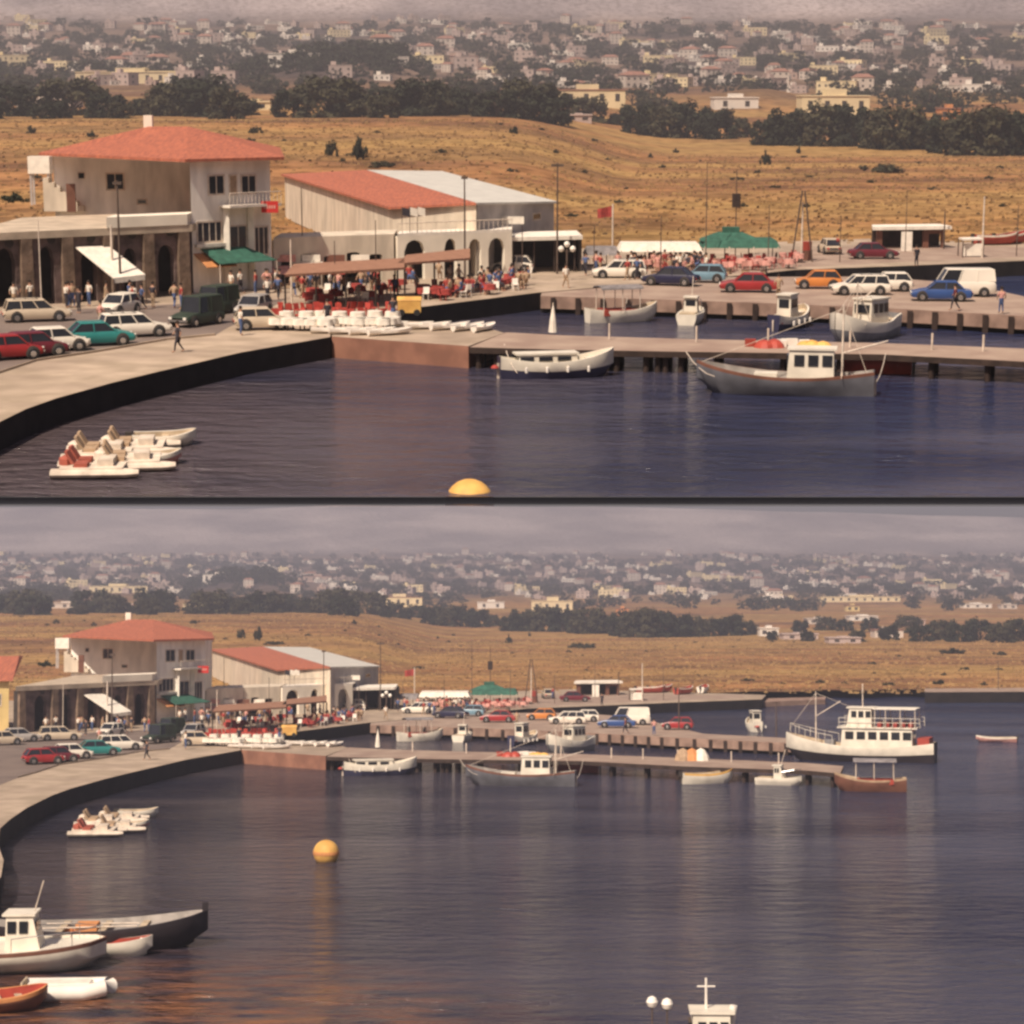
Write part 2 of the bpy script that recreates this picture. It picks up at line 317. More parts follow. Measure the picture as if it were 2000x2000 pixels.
@cached
def boat(kind, *c):
    rec = []
    if kind == 'caique':                     # L, B, H, hull, stripe, deck
        L, B, H, hc, sc_, dc, cabx, mast = c[:8]; cz = c[8] if len(c) > 8 else 1.75
        rec.append(('hull', hull_mb(L, B, H, H*.7, H*.3, .5, .45, .4, .35, 2 if (hc == 'hullblue' or mast == .9) else True).mesh('hull', [hc, sc_, dc], smooth=True)))
        x0, x1 = cabx; w = B*.26
        if x1 > x0:
            z = H-.35
            rec.append(('wheelhouse', cabin_mb(x0, x1, w, z, z+cz).mesh('wheelhouse', ['hullwhite']), cab_windows(x0, x1, w, z, z+cz)))
            rec.append(('hatch', MB().box(x1+.5, x1+1.7, -w*.7, w*.7, z, z+.45).mesh('hatch', ['hullwhite'])))
        else:
            for x in (-L*.3, -L*.12, L*.06, L*.22): rec.append(('thwart', MB().box(x-.15, x+.15, -B*.4, B*.4, H-.12, H-.04).mesh('thwart', ['deck'])))
            rec.append(('engine_box', MB().box(-L*.06, L*.03, -.4, .4, H-.38, H+.12).mesh('engine_box', ['orange'])))
            for s_ in (-1, 1): rec.append(('oar', MB().tube([(-L*.2, s_*.5, H-.02), (L*.2, s_*.3, H+.02)], .035, 5).mesh('oar', ['whitepost'])))
            rec.append(('stem_post', MB().box(L*.475, L*.5, -.06, .06, H*.9, H*1.7+.35).mesh('stem_post', [hc])))
        if mast:
            mm = MB().tube([(mast, 0, H-.3), (mast, 0, H+L*.40)], .07, 8, 0, .04)
            mm.tube([(mast, 0, H+1.2), (mast-L*.25, 0, H+1.9)], .045, 6)
            st = MB()
            for a in ((L*.47, 0, H*1.6), (-L*.46, 0, H*1.1), (mast, B*.4, H), (mast, -B*.4, H)): st.tube([(mast, 0, H+L*.38), a], .018, 4)
            rec.append(('mast', mm.mesh('mast', ['whitepost']), [('stay', st.mesh('stay', ['whitepost']))]))
        rec.append(('rudder', MB().box(-L/2-.12, -L/2+.02, -.04, .04, -.3, H*.9).mesh('rudder', ['whitepost'])))
        nets = MB()
        rr = random.Random(int(L*10))
        for i in range(5): nets.lathe([(.05, 0), (.24, .05), (.18, .16), (.04, .22)], (x0-.5-rr.random()*.8, rr.uniform(-.4, .4)*B*.4, H-.4), 8)
        rec.append(('nets', nets.mesh('nets', ['redcloth' if hc != 'hulldark' else 'orange'])))
        for i in range(4 if hc != 'hullgrey' else 0): rec.append(('fender', MB().lathe([(.02, -.2), (.08, -.15), (.08, .12), (.02, .16)], (-L*.3+i*L*.18, -B*.5-.04, H*.6), 8).mesh('fender', ['whiteplastic'])))
    elif kind == 'open':                     # simple open boat with thwarts
        L, B, H, hc, sc_, dc = c
        rec.append(('hull', hull_mb(L, B, H, H*.5, H*.1, .5, .7, .2, H*.7).mesh('hull', [hc, sc_, dc], smooth=True)))
        for x in (-L*.28, 0, L*.22):
            rec.append(('bench', MB().box(x-.14, x+.14, -B*.40, B*.40, H*.62, H*.70).mesh('bench', ['deck'])))
        ob = MB().box(-L/2-.3, -L/2-.02, -.14, .14, H*.7, H*1.25); ob.box(-L/2-.22, -L/2-.1, -.05, .05, -.2, H*.7)
        rec.append(('outboard_motor', ob.mesh('outboard_motor', ['interior'])))
    elif kind == 'motor':                    # decked motorboat with cuddy and windscreen
        L, B, H, hc, sc_ = c[:5]
        rec.append(('hull', hull_mb(L, B, H, H*.35, 0, .5, .82, .25, .12).mesh('hull', [hc, sc_, 'hullwhite'], smooth=True)))
        x0, x1 = (c[5], c[6]) if len(c) > 5 else (-L*.10, L*.14); w = B*.28 if len(c) < 6 else .62; z = H; wh = 1.0 if len(c) < 6 else 1.35
        rec.append(('cabin', cabin_mb(x0, x1, w, z-.15, z+wh, .35).mesh('cabin', ['hullwhite']), cab_windows(x0, x1-.2, w, z-.15, z+wh, 2)))
        ck = MB().box(-L*.42, -L*.14, -B*.32, B*.32, z-.1, z+.06); rec.append(('cockpit', ck.mesh('cockpit', ['deck'])))
        rl = MB(); pts = [(L*.10, -B*.38, z+.55), (L*.36, -B*.24, z+.72), (L*.47, 0, z+.8), (L*.36, B*.24, z+.72), (L*.10, B*.38, z+.55)]
        rl.tube(pts, .022, 5)
        for p in pts: rl.tube([p, (p[0], p[1], z)], .018, 5)
        rec.append(('rail', rl.mesh('rail', ['chrome'])))
        an = MB().tube([(x1-.4, 0, z+wh), (x1, 0, z+wh+1.4)], .03, 5); rec.append(('antenna', an.mesh('antenna', ['whitepost'])))
    elif kind == 'awning':                   # small passenger boat under a canvas roof
        L, B, H, hc, sc_, cl = c
        rec.append(('hull', hull_mb(L, B, H, H*.6, H*.2, .5, .6, .3, .35).mesh('hull', [hc, sc_, 'deck'], smooth=True)))
        fr = MB()
        for x in (-L*.32, -L*.05, L*.2):
            for s_ in (-1, 1): fr.tube([(x, s_*B*.36, H-.3), (x, s_*B*.34, H+1.55)], .035, 5)
        cn = MB(); rings = []
        for x in (-L*.36, -L*.06, L*.24):
            rings.append([Vector((x, B*.42*math.sin(a), H+1.5+.22*math.cos(a))) for a in [R(-90+180*k/8) for k in range(9)]]+[Vector((x, B*.42*math.sin(a), H+1.45+.20*math.cos(a))) for a in [R(90-180*k/8) for k in range(9)]])
        cn.loft(rings)
        rec.append(('canopy_frame', fr.mesh('canopy_frame', ['whitepost']))); rec.append(('canopy', cn.mesh('canopy', [cl], smooth=True)))
        bn = MB()
        for s_ in (-1, 1): bn.box(-L*.32, L*.18, s_*B*.34-.15, s_*B*.34+.15, H-.35, H+.05)
        rec.append(('bench', bn.mesh('bench', ['redpaint'])))
    elif kind == 'ship':                     # two-deck excursion boat
        L, B, H = 15.5, 4.6, 1.55
        rec.append(('hull', hull_mb(L, B, H, 1.3, .5, .45, .72, .6, .5, 2).mesh('hull', ['hulldark', 'hullwhite', 'deck'], smooth=True)))
        z = H-.4
        rec.append(('saloon', cabin_mb(-5.6, 1.8, 1.75, z, z+2.3, .2, .14, .5).mesh('saloon', ['hullwhite']), cab_windows(-5.6, 1.8, 1.75, z, z+2.3, 6)))
        z2 = z+2.44
        rec.append(('bridge', cabin_mb(-1.4, 1.2, 1.35, z2, z2+1.9, .3, .12, .3).mesh('bridge', ['hullwhite']), cab_windows(-1.4, 1.1, 1.35, z2, z2+1.9, 3)))
        aw = MB().box(-6.0, -1.6, -1.9, 1.9, z2+1.85, z2+1.95); rec.append(('awning', aw.mesh('awning', ['whitecloth'])))
        po = MB()
        for x in (-5.9, -4.4, -2.9, -1.8):
            for s_ in (-1, 1): po.tube([(x, s_*1.8, z2), (x, s_*1.8, z2+1.85)], .05, 5)
        rec.append(('awning_post', po.mesh('awning_post', ['whitepost'])))
        ra = MB()
        for s_ in (-1, 1):
            for h in (.5, .95): ra.tube([(-6.4, s_*1.9, z2+h), (1.9, s_*1.9, z2+h)], .03, 5)
            for i in range(10): ra.tube([(-6.4+i*.92, s_*1.9, z2), (-6.4+i*.92, s_*1.9, z2+.95)], .03, 5)
            pts = [(L*.47*t, s_*B*.5*math.sqrt(max(0, 1-t**2.2))*.97+s_*.02, H+1.5*max(0, (t*.47+.05)/.55)**2+.9) for t in (.35, .55, .75, .9, 1)]
            ra.tube(pts, .03, 5)
            for p in pts: ra.tube([p, (p[0], p[1], p[2]-.9)], .025, 5)
        rec.append(('rail', ra.mesh('rail', ['hullwhite'])))
        bn = MB()
        for i in range(5): bn.box(-5.6+i*.8, -5.2+i*.8, -1.5, 1.5, z2, z2+.5)
        rec.append(('deck_bench', bn.mesh('deck_bench', ['redcloth'])))
        sb = MB().box(-7.3, -6.1, -1.6, 1.6, z+.3, z+1.4); rec.append(('stern_locker', sb.mesh('stern_locker', ['redpaint'])))
        mm = MB().tube([(4.6, 0, H), (4.6, 0, H+5.6)], .09, 7, 0, .05).tube([(4.6, 0, H+3.0), (2.0, 0, H+4.6)], .05, 5); mm.tube([(4.6, 0, H+5.4), (7.4, 0, H+1.6)], .02, 4).tube([(4.6, 0, H+5.4), (1.0, 0, z2+2)], .02, 4)
        m2 = MB().tube([(-.3, 0, z2+2), (-.3, 0, z2+4.4)], .06, 6).tube([(-.3, -.8, z2+3.6), (-.3, .8, z2+3.6)], .03, 5)
        rec.append(('mast', mm.mesh('mast', ['whitepost']))); rec.append(('mast', m2.mesh('mast', ['whitepost'])))
        wl = MB().box(2.6, 3.6, -.6, .6, H-.2, H+.6); rec.append(('winch', wl.mesh('winch', ['hullgrey'])))
    elif kind == 'pedalo':
        m = MB()
        for s_ in (-1, 1):
            rings = []
            for t in (0, .08, .5, .85, 1):
                x = -1.6+3.3*t; w = .24 if t < .9 else .1; hh = .34 if t < .9 else .26
                rings.append([Vector((x, s_*.62+w*math.cos(a), .18+hh*.5*math.sin(a))) for a in [2*math.pi*k/10 for k in range(10)]])
            m.loft(rings)
        rec.append(('float', m.mesh('float', ['weathered'], smooth=True)))
        d = MB().box(-1.3, 1.1, -.7, .7, .3, .38); rec.append(('deck', d.mesh('deck', ['weathered'])))
        for s_ in (-1, 1):
            s1 = MB().box(-.75, -.25, s_*.33-.24, s_*.33+.24, .38, .52); s1.hexa([Vector((-.85, s_*.33-.24, .5)), Vector((-.72, s_*.33-.24, .5)), Vector((-.72, s_*.33+.24, .5)), Vector((-.85, s_*.33+.24, .5))], [Vector((-1.1, s_*.33-.22, .95)), Vector((-1.0, s_*.33-.22, .95)), Vector((-1.0, s_*.33+.22, .95)), Vector((-1.1, s_*.33+.22, .95))])
            rec.append(('seat', s1.mesh('seat', ['rustred' if c and c[0] == 'r' else 'tan'])))
        rec.append(('pedal_box', MB().box(.1, .7, -.4, .4, .38, .62).mesh('pedal_box', ['weathered'])))
        rec.append(('paddle_cover', MB().lathe([(.3, .38), (.28, .6), (.1, .7)], (-1.15, 0, 0), 10).mesh('paddle_cover', ['rustred' if c[0] == 'r' else 'weathered'])))
    elif kind == 'inflatable':
        L, B = 3.6, 1.5; pts = [(-L/2, -B/2+.2, .2), (L*.2, -B/2+.2, .2), (L*.42, -.25, .27), (L*.48, 0, .3), (L*.42, .25, .27), (L*.2, B/2-.2, .2), (-L/2, B/2-.2, .2)]
        rec.append(('tube', MB().tube(pts, .24, 12).mesh('tube', ['whiteplastic'], smooth=True)))
        rec.append(('floor_board', MB().box(-L/2+.1, L*.35, -B/2+.2, B/2-.2, .08, .15).mesh('floor_board', ['whitecloth'])))
        rec.append(('transom', MB().box(-L/2+.05, -L/2+.12, -B/2+.3, B/2-.3, .1, .5).mesh('transom', ['deck'])))
        rec.append(('cover', MB().hexa([Vector((-L/2+.2, -.5, .3)), Vector((L*.3, -.5, .3)), Vector((L*.3, .5, .3)), Vector((-L/2+.2, .5, .3))], [Vector((-L/2+.3, -.3, .44)), Vector((L*.25, -.3, .44)), Vector((L*.25, .3, .44)), Vector((-L/2+.3, .3, .44))]).mesh('cover', ['whitecloth'])))
    return rec

# ------------------------------------------------------------------ recipes: people, furniture, trees, houses
@cached
def person(pose, top, bottom):
    if pose == 'sit':
        J = dict(pel=(0, 0, .55), ch=(.0, 0, 1.02), nk=(.02, 0, 1.2), hd=(.05, 0, 1.33), ht=(.05, 0, 1.42), kl=(.42, .12, .55), kr=(.42, -.12, .55), al=(.42, .12, .08), ar=(.42, -.12, .08), fl=(.6, .12, .04), fr=(.6, -.12, .04), el=(.05, .27, .85), er=(.05, -.27, .85), wl=(.3, .2, .78), wr=(.3, -.2, .78), sl=(0, .19, 1.12), sr=(0, -.19, 1.12))
    else:
        k = .24 if pose == 'walk' else .03
        J = dict(pel=(0, 0, .93), ch=(.02, 0, 1.28), nk=(.02, 0, 1.46), hd=(.05, 0, 1.6), ht=(.05, 0, 1.7), kl=(k*.6+.04, .1, .5), kr=(-k*.3+.04, -.1, .5), al=(k, .11, .08), ar=(-k*1.3, -.11, .1), fl=(k+.17, .12, .04), fr=(-k*1.3+.16, -.12, .04), el=(-k*.5, .28, 1.14), er=(k*.6, -.28, 1.14), wl=(-k*.4+.05, .28, .9), wr=(k+.08, -.26, .92), sl=(0, .19, 1.38), sr=(0, -.19, 1.38))
    order = ['pel', 'ch', 'nk', 'hd', 'ht', 'kl', 'al', 'fl', 'kr', 'ar', 'fr', 'sl', 'el', 'wl', 'sr', 'er', 'wr']
    rad = dict(pel=.15, ch=.15, nk=.055, hd=.1, ht=.085, kl=.065, kr=.065, al=.045, ar=.045, fl=.04, fr=.04, el=.042, er=.042, wl=.03, wr=.03, sl=.07, sr=.07)
    ed = [('pel', 'ch'), ('ch', 'nk'), ('nk', 'hd'), ('hd', 'ht'), ('pel', 'kl'), ('kl', 'al'), ('al', 'fl'), ('pel', 'kr'), ('kr', 'ar'), ('ar', 'fr'), ('ch', 'sl'), ('sl', 'el'), ('el', 'wl'), ('ch', 'sr'), ('sr', 'er'), ('er', 'wr')]
    me = bpy.data.meshes.new('tmp'); me.from_pydata([J[o] for o in order], [(order.index(a), order.index(b)) for a, b in ed], [])
    ob = bpy.data.objects.new('tmp', me); COL.objects.link(ob)
    sk = ob.modifiers.new('s', 'SKIN'); sub = ob.modifiers.new('u', 'SUBSURF'); sub.levels = 1
    lay = me.skin_vertices[0].data if me.skin_vertices else None
    if lay is None:
        bpy.context.view_layer.objects.active = ob; bpy.ops.mesh.customdata_skin_add(); lay = me.skin_vertices[0].data
    for i, o in enumerate(order): lay[i].radius = (rad[o],)*2
    lay[0].use_root = True
    bpy.context.view_layer.update()
    dg = bpy.context.evaluated_depsgraph_get(); ev = bpy.data.meshes.new_from_object(ob.evaluated_get(dg))
    bpy.data.objects.remove(ob); ev.name = 'body'
    for m in ('skin', top, bottom): ev.materials.append(M(m))
    hip = J['pel'][2]; nk = J['nk'][2]
    for p in ev.polygons:
        z = p.center.z
        p.material_index = 0 if z > nk-.03 or z < .12 else (1 if z > hip+.06 else 2)
        if abs(p.center.y) > .24: p.material_index = 0 if z < J['sl'][2]-.18 else 1
        if pose == 'sit' and p.center.x > .15: p.material_index = 2 if z > .3 else 0
        p.use_smooth = True
    h = J['ht']; hr = MB().lathe([(.02, -.06), (.105, -.06), (.115, .0), (.09, .07), (.02, .1)], (h[0]-.025, 0, h[2]), 10)
    return [('body', ev), ('hair', hr.mesh('hair', ['hair'], smooth=True))]
@cached
def chair(c):
    s = MB().box(-.22, .22, -.22, .22, .43, .47); b = MB().hexa([Vector((-.24, -.22, .47)), Vector((-.2, -.22, .47)), Vector((-.2, .22, .47)), Vector((-.24, .22, .47))], [Vector((-.32, -.22, .88)), Vector((-.28, -.22, .88)), Vector((-.28, .22, .88)), Vector((-.32, .22, .88))])
    r = [('seat', s.mesh('seat', [c])), ('backrest', b.mesh('backrest', [c]))]
    for x in (-.2, .2):
        for y in (-.2, .2): r.append(('leg', MB().tube([(x, y, 0), (x*.95, y*.95, .43)], .022, 4).mesh('leg', [c])))
    return r
@cached
def table(c):
    t = MB().lathe([(.46, .72), (.46, .75)], n=16); cl = MB()
    rings = []
    for r0, z in ((.47, .755), (.49, .6), (.53, .38)): rings.append([Vector(((r0+.03*math.sin(5*a)*(.76-z)*3)*math.cos(a), (r0+.03*math.sin(5*a)*(.76-z)*3)*math.sin(a), z)) for a in [2*math.pi*k/24 for k in range(24)]])
    cl.loft(rings)
    return [('tabletop', t.mesh('tabletop', ['timber'])), ('tablecloth', cl.mesh('tablecloth', [c])), ('leg', MB().lathe([(.25, 0), (.05, .05), (.04, .72)], n=8).mesh('leg', ['post']))]
@cached
def kayak():
    return [('shell', hull_mb(3.0, .8, .32, .1, .05, .5, .5, .0, .05, False, 10).mesh('shell', ['whiteplastic', 'whiteplastic', 'whiteplastic'], smooth=True)), ('seat', MB().box(-.5, -.1, -.22, .22, .25, .42).mesh('seat', ['whiteplastic']))]
@cached
def tree(seed, leaf, far):
    rr = random.Random(seed*7+3); H, Wd = 1.0, .62
    tr = MB(); tr.tube([(0, 0, -.05), (.01, .01, .16), (-.01, .02, .38), (.02, 0, .62)], .045, 7, 0, .018)
    for i in range(4):
        a = rr.uniform(0, 6.28); tr.tube([(0, .01, .2+.06*i), (.16*math.cos(a), .16*math.sin(a), .42+.06*i), (.30*math.cos(a), .30*math.sin(a), .55+.06*i)], .02, 5, 0, .007)
    cr = MB(); ncl = 18 if far else 50
    for i in range(ncl):
        a = rr.uniform(0, 6.28); zz = rr.uniform(.08, .88); prof = math.sqrt(max(0, 1-((zz-.38)/.60)**2))
        rad = Wd*prof*rr.uniform(.3, 1.0)**.6*.88; cx, cy = rad*math.cos(a), rad*math.sin(a); cs = rr.uniform(.09, .17)
        for j in range(22 if far else 64):
            d = Vector((rr.gauss(0, 1), rr.gauss(0, 1), rr.gauss(0, .8))); d.normalize()
            c = Vector((cx, cy, zz))+d*cs*rr.uniform(.45, 1.15); s = (rr.uniform(.035, .07) if far else rr.uniform(.022, .046))
            n = (d+Vector((rr.gauss(0, .5), rr.gauss(0, .5), rr.gauss(0, .5)))).normalized(); t = n.orthogonal().normalized(); b = n.cross(t); q = rr.uniform(0, 3.14)
            t, b = t*math.cos(q)+b*math.sin(q), b*math.cos(q)-t*math.sin(q)
            cr.add([c-t*s-b*s*.6, c+t*s*.9-b*s*.5, c+t*s+b*s*.6, c-t*s*.7+b*s*.7], [(0, 1, 2, 3)])
    return [('trunk', tr.mesh('trunk', ['bark'])), ('crown', cr.mesh('crown', [leaf]))]
@cached
def bush(seed, leaf):
    rr = random.Random(seed+99); cr = MB()
    for i in range(22):
        a = rr.uniform(0, 6.28); rad = rr.uniform(0, .8); cx, cy, zz = rad*math.cos(a), rad*math.sin(a), rr.uniform(.1, .75)*(1-.55*rad)
        for j in range(34):
            d = Vector((rr.gauss(0, 1), rr.gauss(0, 1), rr.gauss(0, 1))).normalized(); c = Vector((cx, cy, zz))+d*rr.uniform(.08, .24); c.z = max(c.z, 0); s = rr.uniform(.03, .08)
            t = d.orthogonal().normalized(); b = d.cross(t); cr.add([c-t*s-b*s, c+t*s-b*s*.6, c+t*s*.8+b*s, c-t*s+b*s*.7], [(0, 1, 2, 3)])
    return cr.mesh('crown', [leaf])
@cached
def house(i):
    rr = random.Random(i*13+5); w, d, h = [(9, 8, 3.4), (12, 8, 6.4), (8, 8, 6.2), (15, 9, 3.6), (10, 9, 9.2), (7, 7, 3.2), (11, 8, 6.5), (18, 10, 6.6)][i % 8]
    wc = ['town3', 'town1', 'town2', 'town3', 'town1', 'town4', 'town2', 'town5'][i % 8]
    b = MB().box(-w/2, w/2, -d/2, d/2, -2.5, h); r = MB()
    if i == 4 or i == 1:
        r.hexa([Vector((-w/2-.4, -d/2-.4, h)), Vector((w/2+.4, -d/2-.4, h)), Vector((w/2+.4, d/2+.4, h)), Vector((-w/2-.4, d/2+.4, h))], [Vector((-w/4, -.2, h+1.9)), Vector((w/4, -.2, h+1.9)), Vector((w/4, .2, h+1.9)), Vector((-w/4, .2, h+1.9))]); rc = 'townroof'
    else:
        r.box(-w/2-.15, w/2+.15, -d/2-.15, d/2+.15, h, h+.35); r.box(-w/2+1, -w/2+3.4, -1, 1.4, h+.35, h+2.3); rc = wc
    wl = []; fl = max(1, int(h/3))
    def w1(*b_): wl.append(('window', MB().box(*b_).mesh('window', ['interior'])))
    for f in range(fl):
        n = int(w/3)
        for k in range(n):
            x = -w/2+w*(k+.5)/n; z = 1+f*3; w1(x-.5, x+.5, -d/2-.06, -d/2+.05, z, z+1.2)
        w1(w/2-.05, w/2+.06, -1, .3, 1+f*3, 2.3+f*3); w1(-w/2-.06, -w/2+.05, -1, .3, 1+f*3, 2.3+f*3)
    return [('wall', b.mesh('wall', [wc])), ('roof', r.mesh('roof', [rc]))]+wl

def mass(items, name):
    vs = []; fs = []; mi = []; mats = []
    for rec, loc, rz, sc3 in items:
        X = Matrix.Translation(loc) @ Matrix.Rotation(rz, 4, 'Z') @ Matrix.Diagonal((*sc3, 1))
        for part in rec:
            me = part[1]; o = len(vs); vs += [tuple(X @ v.co) for v in me.vertices]
            for m in me.materials:
                if m not in mats: mats.append(m)
            for p in me.polygons: fs.append(tuple(i+o for i in p.vertices)); mi.append(mats.index(me.materials[p.material_index]))
    me = bpy.data.meshes.new(name); me.from_pydata(vs, [], fs)
    for m in mats: me.materials.append(m)
    me.polygons.foreach_set('material_index', mi); me.update()
    single(name, me, None, None, None, loc=Vector((0, 0, 0)), kind='stuff')
# ------------------------------------------------------------------ terrain
KN_L = [(240, 428), (330, 303), (440, 238), (520, 226), (700, 196), (900, 168), (1150, 132), (1400, 98), (1700, 66), (1880, 42), (2150, -93), (2250, -93)]
KN_R = [(240, 428), (480, 299), (560, 272), (700, 225), (900, 186), (1150, 146), (1400, 104), (1700, 66), (1880, 42), (2150, -90), (2250, -90)]
def interp(K, D):
    if D <= K[0][0]: return None
    for (a, ra), (b, rb) in zip(K, K[1:]):
        if D <= b: t = (D-a)/(b-a); return ra+(rb-ra)*t
    return K[-1][1]
def n1(x, y): return (math.sin(x*1.7+y*.9)+math.sin(x*.63-y*1.9+2)+math.sin(x*3.1+y*2.3+5)*.5+math.sin(x*6.3-y*3.7+1)*.25)/2.75
def zter(U, D):
    if D <= 240: return 1.22
    w = sm(950, 1350, U)
    row = interp(KN_L, D)*(1-w)+interp(KN_R, D)*w
    row += n1(U/260, D/70)*2.2*sm(260, 600, D)
    row += sm(1750, 2100, D)*(10*n1(U/420+3, 1)+ (26*sm(1900, 2900, U)))
    row -= 46*math.exp(-((U-640)/120)**2-((D-1000)/70)**2)+26*math.exp(-((U-760)/60)**2-((D-1010)/60)**2)
    row -= 30*math.exp(-((U-1480)/110)**2-((D-820)/60)**2)
    z = HC-(row-170)*D/FPX
    return max(z, 1.22) if D < 700 else z
def TP(U, D):
    z = zter(U, D); a = ANG['T']; V = 1000-FPX*math.tan(a-math.atan((HC-z)/D))
    w = sm(6, 10, z)
    if w < 1: p = P(U, V, z)
    if w > 0: q = PD(U, V, D)
    return p if w <= 0 else (q if w >= 1 else p.lerp(q, w))
def TROW(U, V):
    a = ANG['T']; D = 200
    while D < 2200:
        z = zter(U, D); v = 1000-FPX*math.tan(a-math.atan((HC-z)/D))
        if v <= V: break
        D += 3
    return TP(U, D)

MAIN_B = [b2t(*q) for q in [(-600, 2050), (-200, 2050), (-90, 1850), (-24, 1745), (2, 1712), (7, 1680), (-4, 1650), (0, 1618), (20, 1600), (52, 1578)]]
MAIN_T = [(-900, 967), (-170, 967), (-133, 938), (-117, 904), (-84, 875), (-33, 840)]
REST = [(50, 799), (109, 778), (217, 748), (308, 726), (386, 708), (471, 688), (645, 658), (650, 624), (775, 624), (768, 606), (817, 600), (1053, 571), (1401, 542), (1553, 527), (1771, 519), (2000, 509), (2297, 498), (2310, 484), (1700, 466), (1000, 490), (600, 500), (0, 500), (-900, 520)]
ROADP = [(-900, 900), (-200, 800), (-60, 745), (0, 729), (72, 705), (181, 689), (235, 680), (326, 664), (420, 655), (445, 640), (520, 606), (560, 584), (420, 590), (0, 612), (-900, 650)]

def setting():
    T = P_ == 'T'
    single('water', water_mb(), [water_mat()], None, None, kind='structure')
    g = MB(); us = list(range(-1500, 4601, 50)); ds = [200, 215, 232, 240]+[260+20*i for i in range(22)]+[720+40*i for i in range(39)]
    def drow(U):                             # shore line
        for (a, va), (b, vb) in zip(SH, SH[1:]):
            if U <= b: return va+(vb-va)*(U-a)/(b-a)
        return SH[-1][1]
    SH = [(-1500, 560), (600, 530), (1000, 505), (1400, 500), (2000, 482), (2300, 478), (2500, 474), (3200, 468), (4600, 460)]
    rows = []
    for U in us:
        a = ANG['T']; v = drow(U)+2.0*math.sin(U/37); D0 = (HC-1.22)/math.tan(a-math.atan((1000-v)/FPX))
        c = [P(U, v+2, -1.5), P(U, v, .9), TP(U, D0+3)]
        for D in ds:
            if D > D0+6: c.append(TP(U, D))
            else: c.append(TP(U, D0+3+(D-200)*.02+.2))
        rows.append(c)
    n = len(rows[0])
    for i in range(len(rows)): g.v += [tuple(q) for q in rows[i]]
    for i in range(len(rows)-1):
        for k in range(n-1): g.f.append((i*n+k, (i+1)*n+k, (i+1)*n+k+1, i*n+k+1)); g.m.append(0)
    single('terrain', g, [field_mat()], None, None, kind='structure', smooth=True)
    main = [P(u, v) for u, v in (MAIN_T if T else MAIN_B)+REST]
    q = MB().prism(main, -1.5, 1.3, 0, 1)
    single('quay', q, ['concrete', 'wetshadewall'], None, None, kind='structure')
    if T: rp = [(u, min(v, 960)) for u, v in ROADP]
    else: rp = ROADP
    single('road', MB().prism([P(u, v) for u, v in rp], 1.27, 1.306), ['road'], None, None, kind='structure')
    single('road', MB().prism([P(u, v) for u, v in [(1530, 524), (1760, 512), (2240, 493), (2240, 486), (1700, 478), (1540, 492), (1420, 500), (1430, 535)]], 1.27, 1.305), ['jetty'], None, None, kind='structure')
    kb = MB()
    for a, b in zip(ROADP[2:8], ROADP[3:9]):
        if T and max(a[1], b[1]) > 960: continue
        A, B = P(*a), P(*b); kb.hexa([Vector((A.x, A.y-.15, 1.30)), Vector((B.x, B.y-.15, 1.30)), Vector((B.x, B.y+.15, 1.30)), Vector((A.x, A.y+.15, 1.30))], [Vector((A.x, A.y-.15, 1.42)), Vector((B.x, B.y-.15, 1.42)), Vector((B.x, B.y+.15, 1.42)), Vector((A.x, A.y+.15, 1.42))])
    single('kerb', kb, ['concrete'], None, None, kind='structure')
    # block at the root of the pier, with its red-brown face
    bl = [(648, 657), (915, 676), (985, 650), (930, 634), (777, 626), (652, 626)]
    single('quay_block', MB().prism([P(u, v, 1.29) for u, v in bl], -1.5, 1.29, 0, 1), ['concrete', 'redwall'], 'reddish masonry quay block at the root of the long pier', 'quay')

